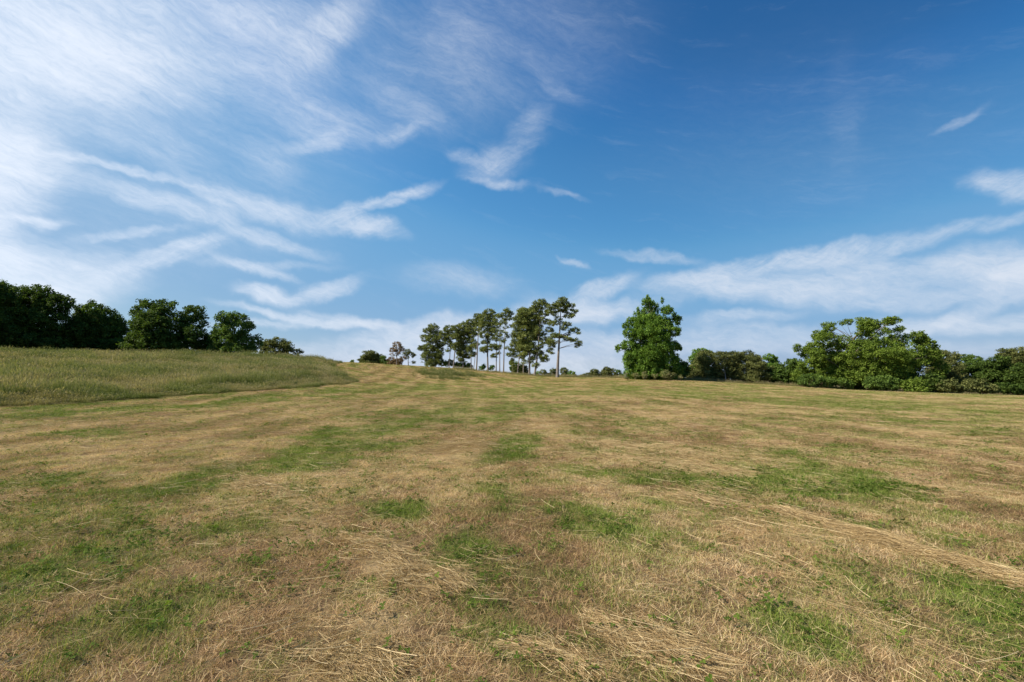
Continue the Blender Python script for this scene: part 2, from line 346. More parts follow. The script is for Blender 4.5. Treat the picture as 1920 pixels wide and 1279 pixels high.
# ------------------------------------------------------------------ grass sources
def ribbon(pts, widths, side):
    """pts (n,k,3), widths (n,k), side (n,3) -> verts, quads"""
    n, k, _ = pts.shape
    off = side[:, None, :] * widths[:, :, None] / 2
    V = np.stack([pts - off, pts + off], 2).reshape(n * k * 2, 3)
    b = (np.arange(n) * k * 2)[:, None] + (np.arange(k - 1) * 2)[None]
    F = np.stack([b, b + 1, b + 3, b + 2], -1).reshape(-1, 4)
    return V, F
def blades(n, rad, h0, h1, w, lean, seed, seg=3):
    g = np.random.default_rng(seed)
    a = g.uniform(0, 2 * np.pi, n); rr = rad * np.sqrt(g.uniform(0, 1, n))
    base = np.stack([rr * np.cos(a), rr * np.sin(a), np.full(n, -.012)], 1)
    L = g.uniform(h0, h1, n); th = np.clip(g.normal(lean[0], lean[1], n), 0, 1.5); ph = g.uniform(0, 2 * np.pi, n)
    t = np.linspace(0, 1, seg + 1)[None]
    curve = th[:, None] * (.45 + .75 * t)
    ds = L[:, None] / seg
    hor = np.cumsum(np.concatenate([np.zeros((n, 1)), np.sin(np.minimum(curve[:, 1:], 1.75)) * ds], 1), 1)
    ver = np.cumsum(np.concatenate([np.zeros((n, 1)), np.cos(np.minimum(curve[:, 1:], 1.6)) * ds], 1), 1)
    pts = base[:, None] + np.stack([hor * np.cos(ph)[:, None], hor * np.sin(ph)[:, None], ver], 2)
    tw = ph + np.pi / 2 + g.normal(0, .5, n)
    side = np.stack([np.cos(tw), np.sin(tw), g.normal(0, .3, n)], 1)
    wd = w * g.uniform(.6, 1.3, n)[:, None] * (1.05 - .95 * t ** 2)
    V, F = ribbon(pts, wd, side)
    return V, F, np.repeat(g.uniform(0, 1, n), 2 * (seg + 1))
def straws(n, rad, l0, l1, w, seed, ang=None, spread=.5, hz=.03):
    g = np.random.default_rng(seed)
    base = np.stack([g.uniform(-rad, rad, n), g.uniform(-rad, rad, n), g.uniform(.004, hz, n)], 1)
    L = g.uniform(l0, l1, n); a = g.uniform(0, 2 * np.pi, n) if ang is None else g.normal(ang, spread, n)
    t = np.linspace(-.5, .5, 5)[None]
    bend = g.normal(0, .28, n)[:, None]; tl = g.normal(0, .10, n)[:, None]
    aa_ = a[:, None] + bend * t
    x = L[:, None] * t * np.cos(aa_); y = L[:, None] * t * np.sin(aa_); z = L[:, None] * t * tl + .01
    pts = base[:, None] + np.stack([x, y, np.maximum(z, -.01 - base[:, 2:3])], 2)
    ro = g.uniform(0, np.pi, n)
    side = np.stack([-np.sin(a) * np.cos(ro), np.cos(a) * np.cos(ro), np.sin(ro)], 1)
    wd = np.broadcast_to(w * g.uniform(.6, 1.3, n)[:, None], (n, 5))
    V, F = ribbon(pts, wd, side)
    return V, F, np.repeat(g.uniform(0, 1, n), 10)
def clover(n, rad, seed, s=.011):
    g = np.random.default_rng(seed); Vs = []; Fs = []; vs = []; c = 0
    for i in range(n):
        a = g.uniform(0, 6.28); q = rad * math.sqrt(g.uniform()); ctr = np.array([q * math.cos(a), q * math.sin(a), g.uniform(.012, .055)])
        tilt = g.normal(0, .4, 2); sz = s * g.uniform(.7, 1.4); r0 = g.uniform(0, 6.28); val = g.uniform()
        for k in range(3):
            b = r0 + k * 2.094
            ds = np.array([(0, 0), (.7, -.75), (1.5, -.55), (1.7, 0), (1.5, .55), (.7, .75)]) * sz
            x = ds[:, 0] * math.cos(b) - ds[:, 1] * math.sin(b); y = ds[:, 0] * math.sin(b) + ds[:, 1] * math.cos(b)
            z = x * tilt[0] + y * tilt[1] + np.abs(ds[:, 1]) * .35
            Vs.append(ctr + np.stack([x, y, z], 1)); Fs.append([[c, c + 1, c + 2, c + 3], [c, c + 3, c + 4, c + 5]]); vs += [val] * 6; c += 6
    return np.concatenate(Vs), np.concatenate(Fs), np.array(vs)

def blade_col(nt, drya, greena):
    v = mth(nt, 'MULTIPLY_ADD', attr(nt, 'v'), .75, mth(nt, 'MULTIPLY_ADD', attr(nt, 'tone', 'INSTANCER'), .45, -.10))
    g = mth(nt, 'ADD', attr(nt, 'g', 'INSTANCER'), mth(nt, 'MULTIPLY_ADD', attr(nt, 'v2'), .7, -.35))
    g = mth(nt, 'MAXIMUM', mth(nt, 'MINIMUM', mth(nt, 'MULTIPLY_ADD', g, 1.6, -.3), 1.0), 0.0)
    return mixc(nt, g, ramp(nt, v, drya), ramp(nt, v, greena))
DRY = [(0, (.085, .050, .026)), (.25, (.30, .180, .092)), (.58, (.62, .415, .220)), (1, (.86, .68, .43))]
GRN = [(0, (.045, .065, .010)), (.4, (.145, .215, .030)), (.75, (.24, .32, .05)), (1, (.40, .43, .13))]
M_turf = leafy("mown_grass_blades", lambda nt: blade_col(nt, DRY, GRN), .32, .65, spec=.15)
M_clov = leafy("clover_leaves", lambda nt: blade_col(nt, [(0, (.05, .09, .010)), (1, (.14, .20, .025))], [(0, (.05, .085, .012)), (.6, (.095, .155, .022)), (1, (.17, .235, .04))]), .35, .7, spec=.08)
M_straw = leafy("cut_straw", lambda nt: ramp(nt, attr(nt, 'v'), [(0, (.18, .11, .045)), (.4, (.38, .265, .125)), (.75, (.57, .425, .215)), (1, (.76, .61, .36))]), .15, .55)
M_mead = leafy("tall_meadow_grass", lambda nt: blade_col(nt, [(0, (.15, .14, .065)), (.5, (.24, .205, .095)), (1, (.40, .33, .19))], [(0, (.055, .08, .022)), (.5, (.115, .15, .040)), (1, (.20, .225, .075))]), .35, .65, spec=.12)
def srcs(name, makers, material):
    c = bpy.data.collections.new(name)
    for i, (V, F, v) in enumerate(makers):
        g = np.random.default_rng(i + 99)
        v2 = np.random.default_rng(i).uniform(0, 1, len(v)); 
        # one value per blade
        key = (np.asarray(v) * 1e5).astype(int); v2 = ((key * 7919) % 1000) / 1000.
        o = build(name, V, F, material, attrs={'v': v, 'v2': v2}, link=False); c.objects.link(o)
    return c
def gn_scatter(name, P, rot, scl, g, tone, coll, label, cat):
    me = bpy.data.meshes.new(name); P = np.asarray(P, np.float32)
    me.vertices.add(len(P)); me.vertices.foreach_set('co', P.ravel())
    for k, a in (('g', g), ('tone', tone)):
        at = me.attributes.new(k, 'FLOAT', 'POINT'); at.data.foreach_set('value', np.asarray(a, np.float32))
    for k, a in (('rot', rot), ('scl', scl)):
        at = me.attributes.new(k, 'FLOAT_VECTOR', 'POINT'); at.data.foreach_set('vector', np.asarray(a, np.float32).ravel())
    o = bpy.data.objects.new(name, me); col.objects.link(o)
    ng = bpy.data.node_groups.new(name + "_scatter", 'GeometryNodeTree')
    ng.interface.new_socket('Geometry', in_out='INPUT', socket_type='NodeSocketGeometry'); ng.interface.new_socket('Geometry', in_out='OUTPUT', socket_type='NodeSocketGeometry')
    gi = ng.nodes.new('NodeGroupInput'); go = ng.nodes.new('NodeGroupOutput')
    ci = ng.nodes.new('GeometryNodeCollectionInfo'); ci.inputs['Collection'].default_value = coll; ci.inputs['Separate Children'].default_value = True; ci.inputs['Reset Children'].default_value = True
    ip = ng.nodes.new('GeometryNodeInstanceOnPoints'); ip.inputs['Pick Instance'].default_value = True
    na_ = []
    for k in ('rot', 'scl'):
        n = ng.nodes.new('GeometryNodeInputNamedAttribute'); n.data_type = 'FLOAT_VECTOR'; n.inputs['Name'].default_value = k; na_.append(n)
    ri = ng.nodes.new('FunctionNodeRandomValue'); ri.data_type = 'INT'
    ri.inputs[4].default_value = 0; ri.inputs[5].default_value = len(coll.objects) - 1
    l = ng.links.new
    l(gi.outputs[0], ip.inputs['Points']); l(ci.outputs[0], ip.inputs['Instance']); l(ri.outputs[2], ip.inputs['Instance Index'])
    l(na_[0].outputs[0], ip.inputs['Rotation']); l(na_[1].outputs[0], ip.inputs['Scale']); l(ip.outputs[0], go.inputs[0])
    md = o.modifiers.new('scatter', 'NODES'); md.node_group = ng
    return tag(o, label, cat, kind='stuff')

def sample_wedge(n0, rmin, rmax, falloff_r, seed, half=1.15):
    """density n0 per m2 up to falloff_r, then ~1/r"""
    g = np.random.default_rng(seed)
    r = np.linspace(rmin, rmax, 2000); dens = n0 * np.minimum(1, (falloff_r / r)) * r * 2 * half
    cdf = np.cumsum(dens) * (r[1] - r[0]); n = int(cdf[-1])
    rs = np.interp(g.uniform(0, cdf[-1], n), cdf, r); a = g.uniform(-half, half, n)
    return rs * np.sin(a), rs * np.cos(a), g
S_turf = srcs("turf_tuft", [blades(62, .12, .03, .10, .0025, (1.12, .4), i) for i in range(7)], M_turf)
S_green = srcs("green_tuft", [blades(40, .10, .03, .085, .0034, (.85, .4), 20 + i) for i in range(5)], M_turf)
S_clov = srcs("clover_patch", [clover(9, .08, 40 + i, .0070) for i in range(6)], M_clov)
S_straw = srcs("straw_litter", [straws(16, .17, .05, .26, .0015, 60 + i, 0.0, .75) for i in range(9)], M_straw)

def finish(x, y, keep, g, hz=0.):
    x = x[keep]; y = y[keep]; return x, y, height(x, y) + hz
x, y, g = sample_wedge(190, 1.6, 150, 8.5, 1)
G, S, Md, u, v, r = fields(x, y)
keep = ~Md & (S < g.uniform(.5, 1.3, len(x)))
P = np.stack([x, y, height(x, y)], 1)[keep]; n = len(P); rk = r[keep]
k = (1 + np.clip((rk - 22) / 60, 0, 1.2)) * g.uniform(.75, 1.25, n)
rot = np.stack([g.normal(0, .1, n), g.normal(0, .1, n), g.uniform(0, 6.28, n)], 1)
low = .35 + .65 * fbm(P[:, 0] * 1.7, P[:, 1] * 1.7, 3, 77)
scl = np.stack([k, k, k * low], 1)
tone = np.clip(.52 + (fbm(P[:, 0] * .8, P[:, 1] * .5, 5, 88, .65) - .5) * 3.0 + .12 * sstep(15, 50, rk) + .17 * np.sin((P[:, 0] + .00105 * P[:, 1] ** 2) * 2.42 + 4) + g.normal(0, .22, n), 0, 1)
gn_scatter('mown_stubble', P, rot, scl, np.clip(G[keep] * .9 + .04 + (fbm(P[:, 0] * 4.5, P[:, 1] * 4.5, 3, 501, .7) - .5) * 1.3 + g.normal(0, .2, n), 0, 1), tone, S_turf, 'tan and green mown grass stubble covering the whole open field', 'grass')
x, y, g = sample_wedge(130, 1.6, 130, 9, 2)
G, S, Md, u, v, r = fields(x, y)
keep = ~Md & (g.uniform(.12, 1.0, len(x)) < G * (.45 + 1.0 * sstep(.35, .65, fbm(x * 3.3, y * 3.3, 3, 505, .7))))
P = np.stack([x, y, height(x, y)], 1)[keep]; n = len(P); rk = r[keep]
k = (1 + np.clip((rk - 22) / 60, 0, 1.2)) * g.uniform(.7, 1.3, n)
rot = np.stack([g.normal(0, .1, n), g.normal(0, .1, n), g.uniform(0, 6.28, n)], 1)
gn_scatter('green_grass', P, rot, np.stack([k, k, k * g.uniform(.7, 1.3, n)], 1), np.clip(.8 + g.normal(0, .15, n), 0, 1), g.uniform(0, 1, n), S_green, 'short green grass regrowing in patches through the mown stubble', 'grass')
x, y, g = sample_wedge(190, 1.6, 45, 9, 3)
G, S, Md, u, v, r = fields(x, y)
cl = fbm(x * 1.1, y * 1.1, 3, 123)
keep = ~Md & (g.uniform(0, 1, len(x)) < (.05 + .6 * G) * sstep(.3, .72, cl + (vnoise(x * 7, y * 7, 3) - .5) * .8))
P = np.stack([x, y, height(x, y)], 1)[keep]; n = len(P)
rot = np.stack([g.normal(0, .1, n), g.normal(0, .1, n), g.uniform(0, 6.28, n)], 1); k = g.uniform(.7, 1.5, n)
gn_scatter('clover', P, rot, np.stack([k, k, k], 1), np.ones(n), g.uniform(0, 1, n), S_clov, 'low bright green clover growing in the green patches', 'clover')
x, y, g = sample_wedge(60, 1.6, 70, 9, 4)
G, S, Md, u, v, r = fields(x, y)
keep = ~Md & (g.uniform(0, 1.0, len(x)) < .30 * fbm(x * .7, y * .7, 3, 401) + S * .9)
P = np.stack([x, y, height(x, y) + g.uniform(.01, .05, len(x))], 1)[keep]; n = len(P)
rot = np.stack([g.normal(0, .08, n), g.normal(0, .08, n), np.where(P[:, 0] > -.8, R(-44), R(38)) + g.normal(0, .5, n) + (fbm(P[:, 0] * .6, P[:, 1] * .6, 2, 640) - .5) * 3], 1); k = g.uniform(.7, 1.6, n)
gn_scatter('loose_straw', P, rot, np.stack([k, k, k], 1), np.zeros(n), g.uniform(0, 1, n), S_straw, 'loose pale cut straw lying about on the mown field', 'straw')

# tall meadow
def tall(n, rad, h0, h1, w, seed, heads):
    V, F, v = blades(n, rad, h0, h1, w, (.28, .18), seed, 4)
    g = np.random.default_rng(seed + 5)
    # seed heads: short fat ribbons at some tips
    tips = V.reshape(n, 5, 2, 3)[:, -1].mean(1); pick = g.choice(n, heads, replace=False)
    b = tips[pick]; L = .09
    dirn = np.stack([g.normal(0, .25, heads), g.normal(0, .25, heads), np.ones(heads)], 1)
    pts = b[:, None] + dirn[:, None] * (np.linspace(-.3, 1, 3)[None, :, None] * L)
    sd_ = np.stack([np.cos(g.uniform(0, 6, heads)), np.sin(g.uniform(0, 6, heads)), np.zeros(heads)], 1)
    V2, F2 = ribbon(pts, np.tile(np.array([.008, .026, .006]), (heads, 1)), sd_)
    return np.concatenate([V, V2]), np.concatenate([F, F2 + len(V)]), np.concatenate([v, np.full(len(V2), .97)])
S_tall = srcs("tall_tuft", [tall(46, .2, .3, .75, .007, 80 + i, 9) for i in range(5)], M_mead)
g = np.random.default_rng(11)
a = g.uniform(-1.25, -.28, 130000); r = np.interp(g.uniform(0, 1, 130000), [0, .5, 1], [20, 60, 112]); x = r * np.sin(a); y = r * np.cos(a)
G, S, Md, u, v, rr_ = fields(x, y)
keep = Md
x, y, r = x[keep], y[keep], r[keep]; n = len(x)
P = np.stack([x, y, height(x, y)], 1)
patch = fbm(x * .16, y * .22, 4, 200); p2 = fbm(x * .5, y * .5, 3, 210)
k = (1.0 + np.clip((r - 40) / 60, 0, .5)) * g.uniform(.8, 1.2, n)
uu, vv = project(x, y, P[:, 2]); e_ = np.where(inpoly(uu + 16, vv + 7, MEADOW), 1.0, .62) * np.where(inpoly(uu + 6, vv + 3, MEADOW), 1.0, .6)
gm = np.clip(.52 + (patch - .5) * 2.4 + (p2 - .5) * 2.2 + g.normal(0, .12, n), 0.0, 1); tone = np.clip(.55 + (fbm(x * .3, y * .3, 4, 220, .7) - .5) * 3.2 + g.normal(0, .16, n), 0, 1)
rot = np.stack([g.normal(0, .12, n), g.normal(0, .12, n), g.uniform(0, 6.28, n)], 1)
gn_scatter('meadow_grass', P, rot, np.stack([k, k, (.25 + .9 * p2 + .6 * fbm(x * .22, y * .22, 3, 230)) * g.uniform(.65, 1.4, n) * e_], 1), gm, tone, S_tall, 'tall uncut olive green meadow grass on the rise at left', 'grass')
# rough strips: weed island, skyline edge, foot of the right-hand trees
g = np.random.default_rng(12)
n = 260000; a = g.uniform(-.35, .95, n); r = g.uniform(60, 175, n); x = r * np.sin(a); y = r * np.cos(a)
z = height(x, y); u, v = project(x, y, z)
rc = np.interp(a, _az, _rc); q = r / rc
edge = (q > .93) & (q < 1.08) & (u > 850) & (g.uniform(0, 1, n) < np.where(u > 1150, .5, .33) * sstep(.93, .99, q)) & (fbm(x * .2, y * .2, 2, 300) > .32)
isl = inpoly(u + g.normal(0, 6, n), v + g.normal(0, 1.6, n), WEEDS) & (r < 175) & (fbm(x * .35, y * .35, 3, 301) > g.uniform(.45, 1.2, n))
keep = edge | isl
x, y, z, isl_ = x[keep], y[keep], z[keep], isl[keep]; n = len(x)
rot = np.stack([g.normal(0, .12, n), g.normal(0, .12, n), g.uniform(0, 6.28, n)], 1)
k = np.where(isl_, 1.3, .95) * g.uniform(.7, 1.3, n)
gn_scatter('rough_grass', np.stack([x, y, z], 1), rot, np.stack([k * 1.4, k * 1.4, k * np.where(isl_, .8, .75) * g.uniform(.6, 1.5, n)], 1), np.where(isl_, .8, .42) + g.normal(0, .1, n), np.where(isl_, .5, .7) + g.normal(0, .2, n), S_tall,
           'strip of uncut rough grass along the far edge of the field', 'grass')

# ------------------------------------------------------------------ straw rows and piles (each one a thing)
def straw_heap(name, path, wid, hgt, n, L, seed, label, cat, group=None, along=.35):
    g = np.random.default_rng(seed)
    pts = np.array([ground_at(*p)[:2] for p in path]); seg = np.hypot(*np.diff(pts, axis=0).T); cum = np.concatenate([[0], np.cumsum(seg)])
    t = g.uniform(0, cum[-1], n); bx = np.interp(t, cum, pts[:, 0]); by = np.interp(t, cum, pts[:, 1])
    i = np.clip(np.searchsorted(cum, t) - 1, 0, len(seg) - 1); dr = np.diff(pts, axis=0) / seg[:, None]; ang = np.arctan2(dr[i, 1], dr[i, 0])
    f = t / cum[-1]; prof = np.interp(f, [0, .12, .5, .9, 1], [.25, .8, 1, .9, .4]) * (.65 + .7 * vnoise(t * 2.2, t * 0, seed))
    off = np.clip(g.normal(0, .55, n), -1.9, 1.9); w = off * wid * prof
    bx += -np.sin(ang) * w; by += np.cos(ang) * w
    hz = hgt * prof * np.exp(-off ** 2 * 1.6) * g.uniform(.1, 1, n) ** .6
    a = ang + g.normal(0, along, n) + np.where(g.uniform(size=n) < .18, g.normal(0, .9, n), 0); l = g.uniform(L[0], L[1], n); tt = np.linspace(-.5, .5, 5)[None]
    bend = g.normal(0, .4, n)[:, None]; tl = g.normal(0, .07, n)[:, None]
    ax = a[:, None] + bend * tt
    X = bx[:, None] + l[:, None] * tt * np.cos(ax); Y = by[:, None] + l[:, None] * tt * np.sin(ax)
    Zg = height(X, Y); Zz = Zg + np.maximum(hz[:, None] + .02 + l[:, None] * tt * tl - (tt * 2) ** 2 * .25 * hz[:, None], .006)
    o3 = ground_at(*path[len(path) // 2])
    P3 = np.stack([X, Y, Zz], 2) - o3
    ro = g.uniform(0, np.pi, n); sd_ = np.stack([-np.sin(a) * np.cos(ro), np.cos(a) * np.cos(ro), np.sin(ro)], 1)
    V, F = ribbon(P3, np.broadcast_to((.0021 * g.uniform(.6, 1.4, n))[:, None], (n, 5)), sd_)
    o = build(name, V, F, M_straw, attrs={'v': np.repeat(g.uniform(0, 1, n), 10)}); o.location = o3
    return tag(o, label, cat, group)
straw_heap('straw_windrow', [(1415, 955), (1500, 972), (1600, 1003), (1700, 1033), (1800, 1062), (1920, 1100), (2060, 1150)], .12, .085, 6000, (.1, .40), 1, 'long raised row of raked straw running off the right edge', 'straw row', along=.28)
HG = 'small straw piles left on the field'
for i, (path, w, h, n, L, lab) in enumerate([
    ([(430, 893), (480, 908), (540, 935)], .28, .08, 1500, (.15, .45), 'pale straw pile beside the dark green strip left of centre'),
    ([(650, 1003), (720, 1030), (790, 1075)], .10, .05, 700, (.2, .55), 'thin slanting sheaf of long straws in the centre foreground'),
    ([(730, 1105), (800, 1085), (860, 1110)], .22, .07, 1800, (.12, .38), 'broad flattened straw pile left of the clover patch in the foreground'),
    ([(790, 850), (860, 842), (920, 832)], .45, .12, 2600, (.15, .5), 'rounded tan straw pile in the green band near centre'),
    ([(1090, 832), (1180, 836), (1290, 850), (1340, 868)], .5, .10, 3400, (.15, .5), 'long low straw pile just right of centre, upper of two'),
    ([(1120, 852), (1200, 866), (1300, 878), (1400, 897)], .42, .10, 3200, (.15, .5), 'long low straw pile just right of centre, lower of two'),
    ([(1270, 930), (1320, 940), (1370, 955)], .2, .06, 1000, (.15, .4), 'little straw pile left of the long row head'),
    ([(610, 1245), (670, 1235), (730, 1262)], .16, .06, 1500, (.1, .35), 'straw pile at the bottom edge left of centre'),
    ([(1110, 1165), (1190, 1200), (1330, 1262)], .13, .05, 1500, (.15, .45), 'streak of straw slanting to the bottom edge right of centre'),
    ([(960, 1215), (1060, 1235), (1130, 1275)], .11, .05, 1100, (.12, .4), 'straw streak at the bottom edge among clover')]):
    straw_heap('straw_pile', path, w * 1.4, h * .5, int(n * 1.0), (L[0] * .7, L[1] * .85), 10 + i, lab, 'straw pile', HG, along=.55)

# ------------------------------------------------------------------ trees
def tube(pts, rad, sides=7):
    pts = np.asarray(pts, float); k = len(pts); rad = np.asarray(rad, float)
    d = np.gradient(pts, axis=0); d /= np.linalg.norm(d, axis=1)[:, None] + 1e-9
    ref = np.array([0, 1., 0]) if abs(d[:, 1]).mean() < .8 else np.array([1., 0, 0])
    s = np.cross(d, ref); s /= np.linalg.norm(s, axis=1)[:, None] + 1e-9; t = np.cross(s, d)
    a = np.linspace(0, 2 * np.pi, sides, endpoint=False)
    V = pts[:, None] + rad[:, None, None] * (np.cos(a)[None, :, None] * s[:, None] + np.sin(a)[None, :, None] * t[:, None])
    I = np.arange(k * sides).reshape(k, sides); J = np.roll(I, -1, 1)
    F = np.stack([I[:-1].ravel(), J[:-1].ravel(), J[1:].ravel(), I[1:].ravel()], 1)
    return V.reshape(-1, 3), F
def bark(name, c1, c2):
    m, nt, out = mat(name); geo = nt.nodes.new('ShaderNodeTexCoord')
    mp = nt.nodes.new('ShaderNodeMapping'); nt.links.new(geo.outputs['Object'], mp.inputs[0]); mp.inputs['Scale'].default_value = (6, 6, 1.2)
    n = nt.nodes.new('ShaderNodeTexNoise'); nt.links.new(mp.outputs[0], n.inputs['Vector']); n.inputs['Scale'].default_value = 1.6; n.inputs['Detail'].default_value = 6
    p = nt.nodes.new('ShaderNodeBsdfPrincipled'); nt.links.new(ramp(nt, n.outputs[0], [(.35, c1), (.65, c2)]), p.inputs['Base Color']); p.inputs['Roughness'].default_value = .9
    b = nt.nodes.new('ShaderNodeBump'); nt.links.new(n.outputs[0], b.inputs['Height']); b.inputs['Distance'].default_value = .08; nt.links.new(b.outputs[0], p.inputs['Normal'])
    nt.links.new(p.outputs[0], out.inputs[0]); return m
B_pine = bark("pine_bark", (.12, .10, .085), (.27, .235, .205)); B_oak = bark("oak_bark", (.09, .07, .055), (.20, .16, .13)); B_pale = bark("pale_bark", (.22, .19, .16), (.44, .39, .33))
def fol(name, a, b, c, tr=.35):
    a, b, c = [tuple(q * k for q, k in zip(t, (1.80, 1.68, 1.5))) for t in (a, b, c)]
    return leafy(name, [(0, a), (.5, b), (1, c)], tr, .6, spec=.12)
L_dark = fol("dark_leaves", (.022, .041, .009), (.042, .074, .016), (.072, .112, .025))
L_bright = fol("bright_leaves", (.046, .092, .016), (.082, .150, .026), (.135, .22, .045))
L_oak = fol("spreading_oak_leaves", (.050, .085, .014), (.088, .136, .024), (.145, .205, .040))
L_pine = fol("pine_needles", (.052, .070, .024), (.095, .122, .038), (.165, .190, .066), .2)
L_olive = fol("olive_foliage", (.046, .060, .022), (.082, .098, .034), (.13, .145, .055), .22)
L_mid = fol("hedgerow_leaves", (.036, .066, .015), (.062, .106, .024), (.10, .155, .038))
L_brown = fol("browned_needles", (.07, .05, .03), (.13, .095, .055), (.2, .15, .09), .2)
L_grey = fol("grey_weed_leaves", (.07, .085, .035), (.13, .145, .065), (.22, .21, .12), .3)
SEED = [0]
def tree(name, cat, label, group, bx, D, lobes, leaf, barkm, trunk=None, tr=.3, clump=1.0, cden=1.0, leafs=.34, kind='broad', bare=0, ky=1.0, limbs=10, barknear=None, low=None, fill=None, flatz=None):
    """bx: photo x of the foot; D: forward distance; lobes: (x, y, rx, ry[, density]) in photo units at that distance"""
    SEED[0] += 1; g = np.random.default_rng(1000 + SEED[0])
    d0 = ray(bx, 700); X0 = D * d0[0] / d0[1]
    base = np.array([X0, D, float(height(X0, D))])
    m = D / FPX * math.sqrt(1)                      # metres per photo unit
    def at(px, py, dy=0.):
        d = ray(px, py); return np.array([0, 0, EYE]) + d * (D / d[1]) + np.array([0, dy, 0]) - base
    root = bpy.data.objects.new(name, None); col.objects.link(root); root.location = base; tag(root, label, cat, group)
    root.empty_display_size = .5
    if fill is None: fill = .7 if kind == 'broad' else 0
    if kind == 'pine': lobes = [(l[0], l[1], l[2] * 1.14, l[3] * 1.3) + tuple(l[4:]) for l in lobes]
    if fill and len(lobes) > 2:
        xa = min(l[0] - l[2] for l in lobes); xb = max(l[0] + l[2] for l in lobes); ya = min(l[1] - l[3] for l in lobes); yb = max(l[1] + l[3] for l in lobes)
        lobes = list(lobes) + [((xa + xb) / 2, ya * .45 + yb * .55, (xb - xa) * .33, (yb - ya) * .36, fill), ((xa + xb) / 2, ya * .2 + yb * .8, (xb - xa) * .38, (yb - ya) * .22, fill)]
    cen, rad, den = [], [], []
    for lb in lobes:
        px, py, rx, ry = lb[:4]; dn = lb[4] if len(lb) > 4 else 1.
        W = max(l[2] for l in lobes) * m
        cc = at(px, py, g.normal(0, .35) * max(W - rx * m * .6, .3) * .8)
        cen.append(cc); rad.append((rx * m, (rx * .9 + ry * .2) * m * ky, ry * m)); den.append(dn)
    cen = np.array(cen); rad = np.array(rad)
    # clumps of leaves
    CC = []; CR = []; VV = []; OUT = []
    for c, r3, dn in zip(cen, rad, den):
        area = (r3[0] * r3[2] * r3[1]) ** (2 / 3)
        cr = clump * min(.95, .32 + .16 * min(r3))
        if kind == 'pine': cr = clump * min(.8, .35 + .2 * min(r3))
        nc = max(4, int(dn * cden * (11.5 if kind != 'pine' else 10.0) * area / cr ** 2 / 1.6))
        v = g.normal(size=(nc, 3)); v /= np.linalg.norm(v, axis=1)[:, None]
        if kind == 'broad': v[:, 1] = np.where(g.uniform(size=nc) < .3, -np.abs(v[:, 1]), v[:, 1])
        rr = g.uniform(.35, 1, nc) ** .55
        p = c + v * r3 * rr[:, None]
        CC.append(p); CR.append(cr * g.uniform(.6, 1.25, nc)); OUT.append(v)
    CC = np.concatenate(CC); CR = np.concatenate(CR); OUT = np.concatenate(OUT)
    gz = height(CC[:, 0] + base[0], CC[:, 1] + base[1]) - base[2]
    ok = CC[:, 2] > gz + .15
    CC, CR, OUT = CC[ok], CR[ok], OUT[ok]
    K = np.maximum(6, (13.0 * (CR / leafs) ** 2 * (.95 if kind == 'pine' else .72)).astype(int))
    idx = np.repeat(np.arange(len(CC)), K); n = len(idx)
    v = g.normal(size=(n, 3)); v /= np.linalg.norm(v, axis=1)[:, None]; rad_ = g.uniform(0, 1, n) ** .45
    flat = np.array([1, 1, flatz or (.72 if kind != 'pine' else .62)])
    P = CC[idx] + v * (CR[idx] * rad_)[:, None] * flat
    if kind == 'pine':
        ax = v + g.normal(0, .35, (n, 3)) + np.array([0, 0, .25]); wv = g.normal(size=(n, 3)); sa, sb = .62, .2
    else:
        nrm = v * .5 + np.array([0, 0, .7]) + g.normal(0, .55, (n, 3)); ax = np.cross(nrm, g.normal(size=(n, 3))); wv = nrm; sa, sb = .5, .36
    ax /= np.linalg.norm(ax, axis=1)[:, None]; bx_ = np.cross(wv, ax); bx_ /= np.linalg.norm(bx_, axis=1)[:, None] + 1e-9
    s = leafs * g.uniform(.6, 1.3, n)[:, None]
    if kind != 'pine': fold = np.cross(ax, bx_) * s * .12
    else: fold = 0
    V = np.stack([P - ax * s * sa, P + bx_ * s * sb + fold, P + ax * s * sa, P - bx_ * s * sb + fold], 1).reshape(-1, 3)
    F = np.arange(n * 4).reshape(n, 4)
    tone = np.clip(.45 + g.normal(0, .27, len(CC))[idx] + g.normal(0, .14, n), 0, 1)
    build('crown', V, F, leaf, root, attrs={'v': np.repeat(tone, 4)})
    # trunk and limbs
    ctop = cen[np.argmax(cen[:, 2] + rad[:, 2] * .4)]
    if trunk is None:
        trunk = [(bx, None), (None, None)]; tp = [np.zeros(3) - (0, 0, .3), ctop * (.15, .15, .3) + g.normal(0, .2, 3) * (1, 1, 0), ctop * (.3, .3, .55) + g.normal(0, .3, 3) * (1, 1, 0), ctop * (.5, .5, .78)]
    else:
        tp = [at(*trunk[0])]; tp[0][2] = min(tp[0][2], 0) - .3
        tp += [at(*q) for q in trunk[1:]]
    tp = np.array(tp, float); H = max(tp[-1][2], 1)
    t = np.linspace(0, 1, 14); kk = np.linspace(0, 1, len(tp)); path = np.stack([np.interp(t, kk, tp[:, i]) for i in range(3)], 1)
    for _ in range(2): path[1:-1] = (path[:-2] + path[1:-1] * 2 + path[2:]) / 4
    trr = tr * (1 - .82 * t); trr[0] *= 1.35
    V, F = tube(path, trr, 9); Vs = [V]; Fs = [F]; c = len(V)
    pick = g.choice(len(CC), min(len(CC), limbs * (3 if kind == 'pine' else 2)), replace=False)
    tgt = list(cen) + list(CC[pick])
